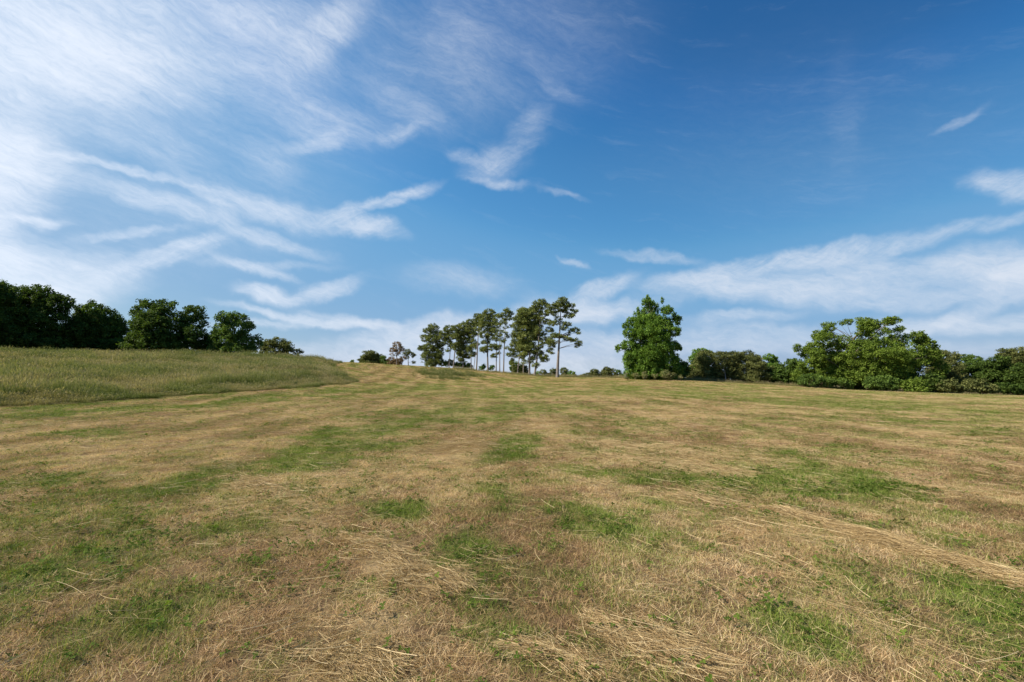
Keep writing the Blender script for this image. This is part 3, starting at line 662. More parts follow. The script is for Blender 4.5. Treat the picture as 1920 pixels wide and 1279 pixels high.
    for q, e in enumerate(tgt):
        za = np.clip(e[2] - np.hypot(e[0] - path[:, 0].mean(), e[1]) * (.25 if kind == 'pine' else g.uniform(.3, 1.1)), H * .12, H * .97)
        i = int(np.argmin(np.abs(path[:, 2] - za))); s0 = path[i]
        if np.linalg.norm(e - s0) < .5: continue
        mid = s0 * .5 + e * .5 + np.array([0, 0, .08 * np.linalg.norm(e - s0)]) + g.normal(0, .06 * np.linalg.norm(e - s0) * (kind != 'pine') + .08, 3)
        tt = np.linspace(0, 1, 6)[:, None]; bz = s0 * (1 - tt) ** 2 + 2 * mid * tt * (1 - tt) + e * tt ** 2
        rb = min(trr[i] * .45, .03 + .008 * np.linalg.norm(e - s0) * (1.4 if q < len(cen) else .6))
        V, F = tube(bz, np.linspace(rb, rb * .2, 6), 5); Vs.append(V); Fs.append(F + c); c += len(V)
    build('trunk', np.concatenate(Vs), np.concatenate(Fs), barkm, root, smooth=True)
    return root

# left-hand wood
LW = 'trees of the dark wood beyond the meadow'
def T(*a, **k): return tree(*a, **k)
T('broadleaf_tree', 'tree', 'tall dark tree cut off by the left edge of the photo', LW, -25, 84, [(-30, 560, 48, 42), (-8, 552, 24, 30), (-20, 610, 50, 45), (5, 635, 40, 30), (-80, 580, 50, 60), (-60, 640, 60, 30)], L_dark, B_oak, tr=.5)
T('broadleaf_tree', 'tree', 'dark tree standing beyond the left edge of the photo', LW, -190, 66, [(-190, 560, 60, 50), (-150, 600, 50, 50), (-230, 610, 60, 55), (-190, 650, 80, 30)], L_dark, B_oak, tr=.5)
T('broadleaf_tree', 'tree', 'tall tree outside the photo left of the meadow, nearer one', LW, -400, 76, [(-400, 500, 90, 70), (-330, 560, 70, 70), (-460, 580, 80, 80), (-380, 640, 120, 40)], L_dark, B_oak, tr=.6, leafs=.5)
T('broadleaf_tree', 'tree', 'tall tree outside the photo left of the meadow, farther one', LW, -250, 94, [(-250, 510, 70, 60), (-200, 570, 60, 60), (-300, 580, 60, 70), (-240, 640, 90, 36)], L_dark, B_oak, tr=.6, leafs=.5)
T('broadleaf_tree', 'tree', 'wide dark leafy tree with humped top, second from the left edge', LW, 80, 92, [(50, 562, 34, 24), (80, 557, 30, 21), (105, 570, 24, 20), (124, 568, 17, 14), (40, 600, 40, 34), (90, 605, 46, 36), (60, 640, 60, 26), (125, 620, 26, 34), (118, 650, 30, 16)], L_dark, B_oak, tr=.5)
T('broadleaf_tree', 'tree', 'dark rounded tree filling the middle of the left wood', LW, 170, 98, [(168, 582, 26, 20), (188, 592, 16, 18), (150, 600, 20, 20), (170, 620, 36, 34), (165, 650, 46, 18)], L_dark, B_oak, tr=.42)
T('broadleaf_tree', 'tree', 'lower dark tree in the gap left of the big round oak', LW, 218, 104, [(212, 597, 20, 17), (228, 612, 17, 16), (200, 622, 26, 30), (232, 640, 26, 26), (215, 655, 40, 14)], L_dark, B_oak, tr=.35)
T('oak_tree', 'oak', 'big round dark oak with billowing top above the meadow', LW, 312, 88, [(283, 584, 27, 21), (318, 582, 24, 19), (348, 588, 24, 20), (268, 612, 28, 24), (310, 615, 38, 30), (355, 615, 26, 24), (290, 645, 48, 24), (340, 645, 40, 24), (252, 640, 14, 20), (374, 628, 12, 18)], L_dark, B_oak, tr=.6, limbs=16)
T('small_tree', 'tree', 'small dark bushy tree between the big round oak and the pointed tree', LW, 396, 92, [(395, 638, 17, 14), (385, 650, 16, 13), (408, 652, 18, 13)], L_dark, B_oak, tr=.2)
T('broadleaf_tree', 'tree', 'green tree with narrow ragged top right of the big round oak', LW, 444, 90, [(432, 598, 15, 12), (448, 600, 14, 11), (420, 618, 17, 15), (446, 620, 24, 18), (463, 612, 12, 8), (425, 642, 24, 17), (455, 643, 26, 18), (474, 640, 9, 16), (440, 655, 42, 10), (429, 589, 4, 5), (441, 590, 4, 5), (455, 592, 4, 5), (468, 608, 7, 3), (414, 628, 8, 8)], L_mid, B_oak, tr=.38, limbs=14, fill=0, flatz=1.0)
T('oak_tree', 'oak', 'low domed olive oak at the right end of the left wood', LW, 524, 105, [(523, 643, 20, 10, .8), (502, 648, 16, 11, .8), (543, 650, 15, 10, .8), (520, 655, 28, 10, .7), (553, 660, 9, 7, .7), (494, 661, 10, 7, .7), (525, 667, 30, 5, .7)], L_olive, B_oak, tr=.35, limbs=16, leafs=.3, fill=0)
US = 'dark undergrowth bushes below the left wood'
for bx, D, lb, lab in [(20, 92, [(10, 640, 40, 24), (40, 650, 30, 14)], 'dark bush under the leftmost trees at the meadow edge'),
                       (98, 100, [(95, 645, 24, 16), (112, 652, 20, 10)], 'dark green bush below the humped tree, left of the middle tree'),
                       (150, 104, [(145, 650, 28, 12), (170, 652, 24, 10)], 'dark bush below the middle tree of the left wood'),
                       (235, 98, [(225, 648, 26, 14), (250, 652, 22, 12)], 'dark bush at the left foot of the big round oak')]:
    T('bush', 'bush', lab, US, bx, D, lb, L_dark, B_oak, tr=.12, limbs=4)

# distant knoll between meadow and pines
T('domed_tree', 'tree', 'distant dark domed tree on the skyline left of the two small pines', None, 698, 150, [(695, 667, 16, 9), (683, 674, 13, 8), (709, 671, 11, 8), (698, 680, 24, 7)], L_olive, B_oak, tr=.3, leafs=.4)
T('bush', 'bush', 'small bright green bush beside the distant domed tree', None, 719, 148, [(718, 674, 6, 8), (722, 680, 8, 5)], L_mid, B_oak, tr=.1, limbs=3)
T('bush', 'bush', 'low brownish bush under the rust tinged pine on the skyline', None, 738, 148, [(733, 676, 9, 6), (746, 677, 9, 6), (738, 682, 16, 4)], L_brown, B_oak, tr=.1, limbs=3)
T('pine_tree', 'pine', 'small sparse rust tinged pine standing left of a smaller pine', None, 744, 145, [(744, 647, 8, 5, .8), (737, 656, 7, 4, .7), (752, 654, 7, 4, .7), (744, 661, 7, 4, .6), (757, 672, 6, 3, .7), (735, 665, 4, 3, .5)], L_brown, B_pine, trunk=[(744, 684), (744, 665), (744, 648)], tr=.2, kind='pine', limbs=3, clump=.8)
T('pine_tree', 'pine', 'smallest dark pine of the field, bare stemmed with tiny crown', None, 767, 150, [(764, 658, 5, 3, .8), (760, 664, 5, 3, .8), (770, 663, 6, 3, .8), (775, 667, 4, 3, .8), (764, 670, 4, 2, .6), (775, 679, 4, 2, .7)], L_olive, B_pine, trunk=[(767, 686), (765, 672), (766, 657)], tr=.17, kind='pine', limbs=3, clump=.8)
T('bush', 'bush', 'tiny dark bush on the skyline at the end of the meadow', None, 660, 150, [(660, 678, 4, 3)], L_mid, B_oak, tr=.06, limbs=1)

# pine row
PG = 'tall pines in a row on the skyline'
def pine(label, bx, by, D, trunk, lobes, tr=.26, leaf=None, **k):
    return tree('pine_tree', 'pine', label, PG, bx, D, lobes, leaf or L_pine, B_pine, trunk=[(bx, by)] + trunk, tr=tr, kind='pine', **k)
pine('leftmost pine of the tall row, leafy nearly to the ground', 810, 689, 170, [(811, 650), (812, 615)],
     [(812, 616, 10, 7), (803, 622, 8, 5), (820, 626, 9, 6), (798, 634, 9, 6), (812, 636, 13, 7), (825, 645, 9, 5), (792, 653, 9, 4), (806, 652, 12, 6), (822, 655, 9, 5), (799, 666, 8, 4), (814, 668, 12, 6), (826, 666, 7, 6), (802, 679, 6, 5), (812, 682, 9, 5)], fill=.35)
pine('pine second from the left of the row, with flat layered crown', 841, 690, 168, [(844, 660), (846, 616)],
     [(842, 616, 10, 5), (834, 624, 9, 4), (850, 622, 9, 5), (830, 633, 8, 4), (846, 632, 10, 5), (838, 641, 9, 4), (848, 648, 7, 4), (840, 656, 6, 3, .6)], tr=.2)
pine('slanting pale stemmed pine, third from the left of the row', 849, 690, 164, [(852, 665), (856, 635), (858, 618)],
     [(856, 615, 9, 5), (862, 623, 8, 5), (855, 630, 9, 5), (864, 636, 7, 4), (858, 645, 8, 4), (853, 654, 7, 4), (862, 660, 6, 4)], tr=.24)
pine('slim pine fourth from the left with crown reaching low', 868, 691, 166, [(869, 660), (870, 612)],
     [(869, 611, 8, 5), (874, 619, 8, 5), (866, 627, 8, 5), (876, 632, 7, 5), (869, 640, 8, 5), (865, 651, 7, 5), (874, 655, 7, 5), (868, 665, 9, 4), (877, 668, 7, 4), (865, 675, 5, 3), (858, 630, 6, 5), (862, 645, 6, 5)], tr=.2, fill=.28)
pine('slim pine fifth from the left, crowded by its neighbours', 884, 692, 164, [(883, 660), (883, 606)],
     [(882, 604, 8, 4), (886, 612, 8, 5), (880, 621, 8, 5), (888, 626, 7, 5), (882, 636, 7, 5), (888, 645, 6, 5), (881, 654, 6, 5), (886, 664, 6, 4), (889, 606, 6, 4), (876, 612, 6, 5)], tr=.2, fill=.28)
pine('thin leaning young pine close before the tall bare stem, sixth from left', 887, 693, 160, [(890, 675), (893, 655), (894, 642)],
     [(893, 645, 5, 3, .7), (890, 652, 4, 3, .6)], tr=.13, limbs=3)
pine('tall bare stemmed pine with small flat crown, seventh from left', 893, 694, 158, [(895, 660), (897, 620), (898, 596)],
     [(897, 593, 9, 4), (904, 598, 9, 5), (893, 602, 8, 4), (901, 608, 9, 5), (896, 617, 7, 4, .8), (904, 620, 6, 3, .7)], tr=.27)
pine('tall pine with full upper crown and clumps down its stem, eighth from left', 915, 697, 152, [(914, 660), (914, 620), (916, 590)],
     [(917, 586, 10, 5), (924, 591, 7, 4), (910, 594, 10, 6), (921, 602, 11, 6), (908, 608, 10, 6), (918, 616, 10, 6), (925, 625, 6, 4), (907, 628, 8, 5), (919, 632, 8, 5), (910, 641, 8, 4), (905, 655, 6, 4), (916, 653, 9, 4), (909, 659, 5, 2)], tr=.3)
pine('sparse thin pine just left of the pair of bare stems', 930, 699, 150, [(931, 660), (931, 605)],
     [(930, 596, 7, 5, .6), (926, 606, 6, 4, .6), (934, 610, 6, 5, .6), (927, 620, 7, 5, .8), (935, 626, 6, 4, .6), (929, 636, 7, 4, .8), (924, 648, 7, 4), (932, 652, 6, 4), (926, 667, 6, 3), (933, 662, 5, 3, .6)], tr=.2)
pine('sparse narrow pine, left one of the close pair of bare stems', 937, 700, 148, [(937, 660), (937, 600)],
     [(938, 592, 6, 4, .7), (942, 600, 5, 4, .6), (936, 608, 6, 4, .6), (941, 617, 6, 4, .6), (935, 628, 6, 4, .6), (941, 636, 6, 3, .6), (937, 650, 5, 3, .5)], tr=.2)
pine('tall thin pine with small tufted top, right one of the bare pair', 944, 700, 146, [(945, 660), (947, 620), (949, 584)],
     [(950, 582, 7, 4), (956, 588, 7, 4), (945, 590, 6, 3, .8), (952, 597, 7, 4, .9), (946, 606, 6, 3, .6), (954, 612, 6, 3, .6), (946, 625, 6, 3, .6), (954, 630, 6, 3, .7), (942, 640, 6, 3, .5), (951, 652, 6, 3, .6)], tr=.23)
pine('short thin pine wrapped in creeper at the left foot of the dense pine', 961, 702, 140, [(961, 680), (961, 660)],
     [(961, 657, 7, 4), (956, 665, 6, 3), (966, 666, 5, 4), (960, 678, 4, 5), (963, 690, 4, 6)], tr=.15, limbs=3)
pine('leaning short pine below the dense crown, second stem of its clump', 970, 702, 139, [(973, 675), (976, 655), (975, 640)],
     [(970, 636, 10, 6), (978, 645, 9, 5), (964, 645, 8, 5), (971, 655, 8, 4)], tr=.2)
pine('short straight pine in the middle of the dense clump', 981, 703, 139, [(982, 675), (982, 650)],
     [(985, 642, 9, 6), (980, 653, 10, 5), (988, 662, 8, 4), (979, 668, 6, 4)], tr=.2)
pine('broad dense crowned pine left of the two tallest pines', 992.5, 703, 136, [(993, 670), (994, 630), (990, 595)],
     [(985, 588, 15, 9, 1.4), (998, 586, 12, 8, 1.3), (976, 598, 12, 9, 1.3), (990, 602, 18, 10, 1.3), (1002, 600, 10, 8), (970, 610, 9, 7), (984, 616, 16, 9, 1.2), (998, 616, 11, 8), (968, 625, 8, 6), (980, 630, 13, 7), (994, 632, 11, 7), (998, 646, 7, 5), (990, 658, 8, 4), (995, 675, 5, 5), (1006, 630, 8, 8), (1008, 612, 8, 8), (986, 645, 9, 6)], tr=.32, fill=.45)
pine('tall leaning pine with clumps hanging to the right, second tallest', 1002, 704, 134, [(1006, 680), (1009, 650), (1012, 610), (1013, 575)],
     [(1013, 566, 10, 4), (1004, 572, 7, 4), (1019, 573, 9, 5), (1010, 580, 10, 5), (1021, 588, 8, 5), (1008, 592, 8, 5, .7), (1026, 604, 9, 4), (1018, 600, 6, 4, .8), (1030, 618, 8, 4), (1008, 620, 8, 5), (1017, 626, 7, 4), (1022, 638, 11, 6), (1034, 645, 8, 5), (1012, 650, 6, 4), (1033, 658, 6, 5), (1010, 660, 9, 5), (1018, 668, 9, 4), (1022, 675, 7, 4), (1005, 685, 6, 4)], tr=.32)
pine('tallest and rightmost pine with pale stem and open spreading limbs', 1045, 708, 124, [(1046, 680), (1048, 650), (1050, 610), (1052, 572)],
     [(1055, 563, 8, 5), (1046, 570, 9, 5), (1062, 570, 9, 5), (1071, 573, 6, 4), (1036, 575, 9, 5), (1053, 578, 11, 6), (1030, 583, 7, 4), (1064, 583, 8, 4), (1077, 584, 6, 4), (1068, 592, 9, 4), (1040, 588, 8, 4), (1046, 598, 8, 4, .6), (1036, 607, 9, 4, .9), (1054, 607, 7, 3, .7), (1064, 608, 7, 3), (1058, 616, 8, 3, .8), (1071, 620, 5, 3), (1081, 619, 6, 4), (1084, 625, 5, 2), (1067, 626, 3, 3),
      (1040, 629, 9, 4), (1051, 630, 9, 3), (1064, 635, 8, 3, .9), (1076, 638, 7, 3), (1086, 644, 6, 4), (1082, 648, 4, 3), (1033, 640, 6, 4), (1044, 643, 5, 3, .5)], tr=.42, limbs=4)

UB = 'bushes at the feet of the pines'
for bx, D, lb, lf, lab in [
    (824, 172, [(822, 676, 9, 7), (830, 681, 9, 6)], L_mid, 'dark green bush right of the leftmost pine'),
    (838, 176, [(838, 682, 8, 5), (846, 680, 6, 7)], L_olive, 'olive bush behind the second and third pines'),
    (858, 172, [(857, 684, 9, 5), (866, 684, 7, 5)], L_mid, 'low bush between the third and fourth pines'),
    (876, 172, [(874, 684, 8, 6), (880, 687, 7, 5)], L_mid, 'rounded bright bush between the fourth and fifth pines'),
    (906, 165, [(903, 690, 5, 4), (907, 687, 4, 4)], L_bright, 'pale green sapling bush left of the eighth pine stem'),
    (922, 165, [(921, 690, 5, 4), (924, 688, 3, 4)], L_bright, 'pale green sapling bush right of the eighth pine stem'),
    (966, 143, [(962, 690, 6, 10), (970, 692, 7, 9), (960, 680, 4, 7)], L_mid, 'tall dark bush at the foot of the dense pine clump, left side'),
    (980, 143, [(978, 694, 8, 8), (985, 698, 8, 5), (976, 684, 5, 6)], L_olive, 'dark bush at the foot of the dense pine clump, right side'),
    (1008, 185, [(1008, 700, 4, 4)], L_bright, 'tiny bright bush between the leaning pine and the distant trees'),
    (1020, 190, [(1018, 698, 7, 5), (1023, 702, 8, 4)], L_olive, 'distant dark bush first right of the leaning pine'),
    (1037, 190, [(1038, 696, 7, 6), (1035, 702, 8, 4)], L_olive, 'distant dark bush just left of the tallest pine stem'),
    (1057, 190, [(1058, 696, 8, 7), (1060, 703, 9, 4)], L_olive, 'distant dark bush just right of the tallest pine stem'),
    (1072, 185, [(1072, 701, 7, 6), (1077, 704, 5, 4)], L_bright, 'bright distant bush right of the tallest pine')]:
    T('bush', 'bush', lab, UB, bx, D, lb, lf, B_oak, tr=.1, limbs=3, leafs=.4)

FT = 'far trees low on the skyline between tallest pine and tulip tree'
for bx, lb, lf, lab in [
    (1088, [(1088, 706, 6, 3), (1094, 705, 6, 4)], L_olive, 'lowest far tree clump right of the bright bush'),
    (1115, [(1115, 697, 8, 5), (1110, 702, 8, 5), (1120, 704, 8, 4)], L_olive, 'far dark tree, left of the far pair'),
    (1136, [(1137, 693, 7, 5), (1133, 699, 9, 6), (1138, 705, 12, 4)], L_olive, 'far dark tree, tallest of the far group'),
    (1149, [(1148, 695, 4, 5), (1148, 702, 6, 5)], L_olive, 'narrow far dark tree touching the tallest of the far group'),
    (1160, [(1158, 698, 7, 5), (1162, 704, 10, 4)], L_mid, 'greener far tree half behind the big leafy tree'),
    (1102, [(1101, 703, 7, 4)], L_olive, 'small round far tree beside the lowest clump')]:
    T('distant_tree', 'tree', lab, FT, bx, 260, lb, lf, B_oak, tr=.2, limbs=3, leafs=.55, clump=1.4)

# big bright tree
T('tulip_tree', 'tree', 'large bright green leafy tree standing alone right of the pines', None, 1226, 108,
  [(1209, 568, 7, 9), (1220, 568, 9, 8), (1230, 575, 12, 12), (1216, 583, 13, 11), (1245, 585, 12, 9), (1195, 592, 9, 9), (1186, 603, 11, 10), (1204, 604, 14, 12), (1228, 604, 18, 14), (1248, 606, 14, 12), (1268, 598, 9, 6), (1272, 604, 6, 6),
   (1208, 562, 3, 6), (1222, 562, 3, 6), (1236, 566, 3, 6), (1196, 582, 3, 7), (1262, 590, 4, 5), (1275, 592, 4, 4), (1160, 655, 4, 5), (1215, 612, 30, 26), (1232, 640, 30, 26), (1210, 676, 40, 24),
   (1171, 612, 7, 5), (1178, 625, 14, 10), (1200, 628, 18, 14), (1232, 630, 20, 14), (1260, 622, 12, 9), (1272, 618, 6, 5), (1165, 650, 9, 6), (1180, 648, 16, 12), (1208, 656, 22, 16), (1240, 660, 20, 16), (1262, 648, 16, 9), (1276, 652, 6, 5),
   (1176, 672, 12, 14), (1198, 684, 20, 16), (1228, 688, 22, 16), (1256, 680, 18, 16), (1270, 672, 8, 10), (1186, 698, 16, 10), (1240, 700, 26, 9), (1268, 695, 14, 11), (1215, 702, 30, 7), (1200, 706, 26, 6), (1245, 707, 28, 6)],
  L_bright, B_oak, tr=.5, limbs=26, leafs=.3, clump=.72, ky=.9, fill=.55, flatz=1.0)
T('bush', 'bush', 'dark green bush behind the right foot of the big bright tree', None, 1280, 114, [(1278, 688, 12, 14), (1284, 696, 12, 10), (1272, 700, 14, 8)], L_mid, B_oak, tr=.15, limbs=4)
WG = 'grey green weeds in front of the big bright tree'
for bx, D, lb, lab in [(1175, 98, [(1174, 704, 4, 6), (1175, 710, 4, 5)], 'narrow upright grey green weed left of the big bright tree'),
                       (1192, 103, [(1192, 704, 7, 5)], 'rounded grey green weed at the left foot of the big bright tree'),
                       (1210, 103, [(1209, 703, 7, 6)], 'grey green weed at the middle foot of the big bright tree'),
                       (1228, 103, [(1228, 705, 6, 4)], 'low grey green weed just left of the largest one'),
                       (1252, 101, [(1247, 701, 9, 8), (1258, 703, 9, 7)], 'largest grey green weed at the right foot of the big bright tree'),
                       (1276, 101, [(1275, 707, 4, 4)], 'small reddish grey weed right of the largest one')]:
    T('weed_bush', 'bush', lab, WG, bx, D, lb, L_grey, B_oak, tr=.04, limbs=6, leafs=.2, clump=.7, cden=.6)

# right-hand hedgerow
HGp = 'hedgerow trees between the big bright tree and the spreading oak'
for nm, bx, D, lb, lf, bk, lab, kw in [
    ('small_tree', 1296, 118, [(1296, 692, 8, 8), (1302, 700, 10, 9), (1292, 704, 8, 7)], L_olive, B_oak, 'yellowish olive small tree at the left end of the hedgerow', {}),
    ('broadleaf_tree', 1312, 128, [(1314, 660, 14, 8), (1308, 672, 14, 12), (1325, 668, 12, 12), (1304, 688, 12, 14)], L_bright, B_oak, 'brighter green tree poking out behind the left hedgerow pine', {}),
    ('pine_tree', 1325, 116, [(1325, 667, 15, 8), (1316, 680, 14, 11), (1332, 684, 14, 12), (1320, 700, 18, 12), (1338, 704, 12, 8)], L_olive, B_pine, 'squat full pine at the left end of the hedgerow', {'kind': 'pine', 'leafs': .3, 'fill': .8}),
    ('pine_tree', 1360, 114, [(1352, 668, 12, 7), (1362, 666, 10, 6), (1350, 680, 9, 8), (1364, 679, 10, 8), (1346, 696, 7, 12), (1368, 694, 7, 9)], L_olive, B_pale, 'hedgerow pine with a pale forked stem in view', {'kind': 'pine', 'leafs': .3, 'trunk': [(1361, 717), (1360, 700), (1356, 688), (1352, 675)], 'limbs': 3}),
    ('pine_tree', 1377, 115, [(1377, 666, 11, 6), (1384, 674, 11, 9), (1374, 680, 11, 9), (1384, 694, 12, 11), (1374, 704, 9, 7)], L_olive, B_pine, 'dark hedgerow pine right of the pale forked stem', {'kind': 'pine', 'leafs': .3, 'fill': .8, 'trunk': [(1372, 717), (1373, 690), (1376, 668)]}),
    ('pine_tree', 1405, 114, [(1403, 665, 9, 6), (1412, 671, 13, 8), (1400, 680, 13, 11), (1418, 684, 13, 12), (1402, 702, 16, 12), (1422, 706, 16, 11), (1430, 690, 8, 10)], L_olive, B_pine, 'broadest dark pine of the hedgerow, leafy to the ground', {'kind': 'pine', 'leafs': .3, 'fill': .8}),
    ('broadleaf_tree', 1446, 124, [(1443, 671, 12, 7), (1452, 676, 9, 7), (1446, 690, 14, 12), (1450, 706, 14, 10)], L_bright, B_oak, 'open bright green tree behind the right part of the hedgerow', {}),
    ('small_tree', 1442, 115, [(1446, 694, 9, 7), (1440, 704, 9, 10)], L_olive, B_oak, 'low olive bush in front of the open bright green tree', {}),
    ('small_tree', 1462, 113, [(1462, 690, 12, 10), (1456, 704, 14, 12), (1472, 700, 14, 12), (1466, 714, 18, 8)], L_mid, B_oak, 'dark green round tree between open bright tree and the oak', {}),
    ('small_tree', 1488, 113, [(1487, 681, 13, 10), (1480, 698, 16, 14), (1498, 694, 16, 16), (1490, 714, 22, 9)], L_mid, B_oak, 'green tree touching the left side of the spreading oak', {})]:
    T(nm, 'pine' if 'pine' in nm else 'tree', lab, HGp, bx, D, lb, lf, bk, tr=.15 if bk is B_pale else .22, **kw)

for bx, lb, lf, lab in [(1318, [(1312, 708, 18, 9), (1332, 711, 16, 8)], L_olive, 'low undergrowth bush under the left end of the hedgerow'),
                        (1352, [(1350, 712, 15, 9), (1356, 700, 15, 13), (1344, 702, 10, 11)], L_olive, 'dark bush close behind the pale forked stem'),
                        (1388, [(1382, 711, 15, 9), (1398, 714, 15, 8)], L_olive, 'low undergrowth bush right of the pale forked stem'),
                        (1425, [(1422, 715, 18, 8), (1440, 716, 14, 8)], L_olive, 'low bush under the broadest dark pine of the hedgerow'),
                        (1480, [(1470, 718, 18, 8), (1492, 720, 16, 9)], L_mid, 'low green bush in front of the tree touching the oak')]:
    T('bush', 'bush', lab, 'undergrowth bushes below the hedgerow', bx, 117, lb, lf, B_oak, tr=.1, limbs=4)
T('oak_tree', 'oak', 'huge spreading green oak with bare limbs showing in its open top', None, 1606, 104,
  [(1575, 606, 14, 6, .8), (1590, 604, 13, 6, .8), (1598, 612, 16, 7, .8), (1568, 614, 11, 6, .8), (1556, 618, 6, 5, .7), (1620, 609, 15, 7, .8), (1632, 614, 14, 7, .8), (1610, 603, 16, 7, .9), (1640, 606, 14, 7, .9), (1552, 624, 14, 7, .8), (1600, 618, 16, 8, .7), (1650, 604, 12, 6, .8), (1662, 606, 11, 6, .8), (1676, 609, 13, 7, .8), (1686, 617, 9, 6), (1665, 620, 14, 6, .7),
   (1535, 632, 18, 8, .9), (1520, 640, 12, 6, .9), (1548, 628, 12, 5, .8), (1512, 650, 7, 8), (1700, 632, 14, 9), (1712, 640, 14, 10), (1680, 634, 12, 7, .8), (1665, 640, 18, 8), (1724, 652, 8, 9),
   (1605, 626, 16, 7, .6), (1580, 625, 14, 7, .6), (1635, 632, 16, 7, .6), (1610, 645, 16, 6, .6), (1562, 636, 14, 6, .6), (1650, 622, 12, 6, .5), (1590, 640, 12, 6, .5), (1630, 646, 14, 5, .7),
   (1562, 650, 18, 9), (1580, 646, 12, 6), (1540, 660, 20, 12), (1514, 668, 14, 14), (1576, 668, 24, 11), (1605, 666, 20, 8), (1625, 660, 22, 9), (1652, 662, 24, 11), (1690, 662, 26, 12), (1722, 668, 18, 13),
   (1560, 676, 44, 18), (1640, 676, 50, 18), (1700, 676, 44, 18), (1570, 700, 50, 18), (1680, 704, 56, 18), (1630, 708, 40, 14), (1720, 650, 20, 14), (1690, 645, 22, 12), (1530, 652, 22, 12),
   (1530, 684, 26, 14), (1565, 688, 22, 14), (1598, 684, 18, 10), (1635, 684, 26, 12), (1675, 684, 28, 13), (1712, 690, 26, 15), (1740, 692, 14, 16), (1524, 706, 24, 13), (1552, 712, 20, 10), (1735, 712, 18, 16), (1612, 702, 22, 8), (1580, 708, 20, 10), (1690, 702, 30, 10)],
  L_oak, B_oak, trunk=[(1606, 732), (1605, 700), (1600, 668), (1594, 648), (1602, 632)], tr=.7, limbs=34, leafs=.3, clump=.9, cden=1.0, ky=.8, fill=.45, flatz=.85)
OB = 'bushes below the spreading oak'
for bx, D, lb, lf, lab in [
    (1530, 98, [(1520, 712, 22, 12), (1545, 716, 18, 9)], L_mid, 'bush below the left side of the spreading oak'),
    (1583, 98, [(1578, 718, 14, 8), (1590, 722, 10, 6)], L_mid, 'low bush just left of the oak trunk'),
    (1645, 95, [(1632, 718, 16, 10), (1655, 716, 22, 12), (1672, 720, 18, 11)], L_mid, 'dense green bush right of the oak trunk'),
    (1712, 93, [(1704, 722, 16, 10), (1722, 720, 14, 12), (1714, 730, 20, 6)], L_oak, 'brightest bush, light green, under the right side of the oak'),
    (1752, 96, [(1745, 716, 16, 18), (1760, 722, 14, 14)], L_dark, 'dark bush right of the bright green bush')]:
    T('bush', 'bush', lab, OB, bx, D, lb, lf, B_oak, tr=.1, limbs=5)
RW = 'trees of the wood right of the spreading oak'
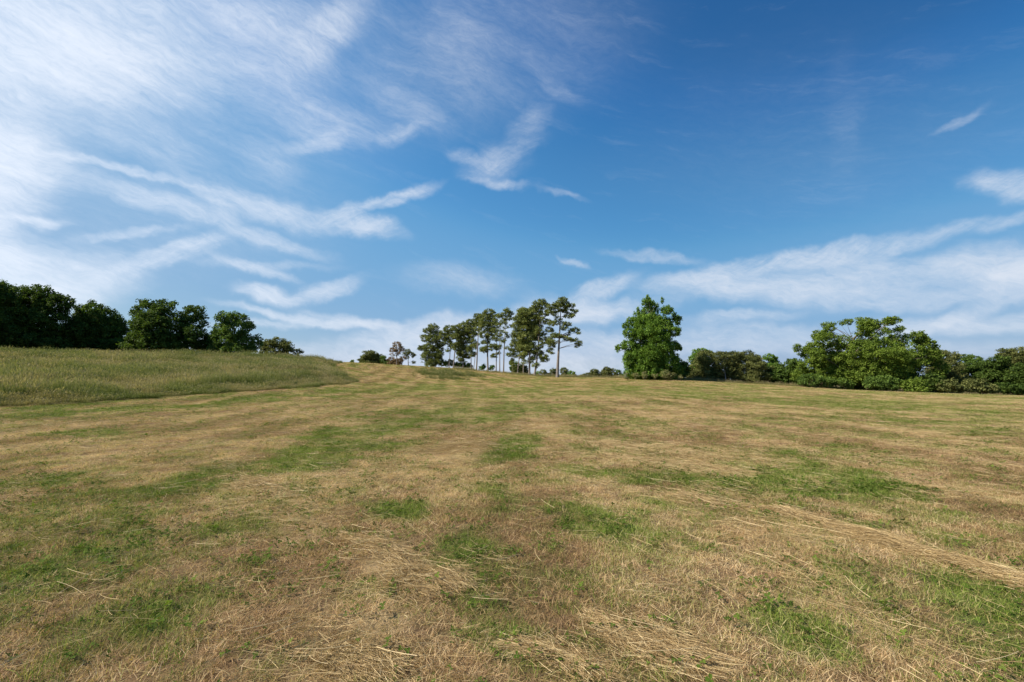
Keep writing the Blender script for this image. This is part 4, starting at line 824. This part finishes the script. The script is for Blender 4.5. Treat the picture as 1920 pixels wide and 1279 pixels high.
for nm, bx, D, lb, lf, lab, kw in [
    ('pine_tree', 1768, 108, [(1765, 663, 18, 6), (1780, 668, 16, 7), (1758, 676, 14, 9), (1778, 684, 20, 12), (1766, 700, 24, 13), (1785, 708, 20, 14), (1770, 724, 24, 10)], L_olive, 'flat topped olive pine next right of the spreading oak', {'kind': 'pine', 'leafs': .32, 'fill': .8}),
    ('broadleaf_tree', 1815, 112, [(1812, 670, 14, 7), (1826, 674, 14, 8), (1810, 686, 22, 14), (1834, 690, 14, 14), (1820, 708, 22, 14), (1825, 724, 24, 12)], L_mid, 'green tree between flat topped pine and rounder dark tree', {}),
    ('broadleaf_tree', 1862, 104, [(1860, 676, 16, 9), (1850, 688, 16, 12), (1872, 688, 18, 12), (1858, 708, 26, 16), (1880, 710, 20, 16), (1862, 728, 30, 10)], L_dark, 'rounder dark green tree in the right wood', {}),
    ('pine_tree', 1888, 118, [(1886, 660, 12, 5), (1880, 668, 10, 6), (1895, 668, 10, 6), (1890, 680, 12, 8)], L_olive, 'tall pine top rising behind the rounder dark tree', {'kind': 'pine', 'leafs': .32, 'fill': .8}),
    ('pine_tree', 1914, 116, [(1912, 660, 13, 6), (1922, 668, 12, 8), (1906, 672, 8, 6), (1918, 684, 14, 10)], L_olive, 'tall pine top at the right edge of the photo', {'kind': 'pine', 'leafs': .32, 'fill': .8}),
    ('broadleaf_tree', 1925, 100, [(1918, 696, 22, 14), (1905, 708, 18, 14), (1935, 706, 26, 22), (1912, 728, 30, 12), (1950, 690, 30, 24)], L_dark, 'dark tree cut off by the right edge of the photo', {}),
    ('broadleaf_tree', 2010, 100, [(2010, 680, 40, 22), (1990, 710, 40, 26), (2040, 716, 40, 22)], L_dark, 'dark tree beyond the right edge of the photo', {})]:
    T(nm, 'pine' if 'pine' in nm else 'tree', lab, RW, bx, D, lb, lf, B_pine if 'pine' in nm else B_oak, tr=.3, **kw)
RB = 'bushes along the foot of the right wood'
for bx, lb, lf, lab in [(1782, [(1775, 722, 18, 12), (1795, 728, 14, 8)], L_olive, 'olive bush at the foot of the flat topped pine'),
                        (1840, [(1832, 722, 22, 12), (1850, 728, 18, 9)], L_olive, 'bush at the foot of the right wood, between pine and right edge'),
                        (1895, [(1890, 728, 20, 11), (1910, 732, 18, 9)], L_dark, 'dark bush at the foot of the right wood, nearest the right edge')]:
    T('bush', 'bush', lab, RB, bx, 94, lb, lf, B_oak, tr=.1, limbs=5)

# dark weed clumps standing in and beside the meadow
MW = 'dark weed clumps along the meadow edge'
for bx, by, w, h, lab in [(255, 738, 13, 7, 'largest dark weed clump at the lower edge of the meadow'), (172, 744, 9, 5, 'dark weed clump left of the largest one at the meadow edge'),
                          (88, 748, 10, 5, 'dark weed clump near the left end of the meadow edge'), (506, 716, 7, 5, 'small dark weed clump in the meadow before its dry patch'),
                          (10, 742, 12, 7, 'dark weed clump at the left edge of the photo'), (630, 712, 9, 4, 'dark weed clump at the pointed right end of the meadow'), (310, 740, 9, 4, 'low dark weed clump right of the largest one at the meadow edge'),
                          (420, 731, 8, 4, 'weed clump at the meadow edge halfway between the largest one and the pointed end'), (550, 722, 7, 3, 'little weed clump at the meadow edge below its dry patch'), (190, 700, 7, 4, 'lone dark weed clump in the middle of the meadow'), (120, 716, 8, 4, 'low weed clump in the left part of the meadow')]:
    q = ground_at(bx, by + h * .6)
    T('weed_clump', 'weed', lab, MW, bx, q[1], [(bx, by - 2, w, h), (bx + w * .5, by, w * .7, h * .7)], L_mid if w > 9 else L_olive, B_oak, tr=.02, limbs=3, leafs=.09, clump=.35, cden=.5)
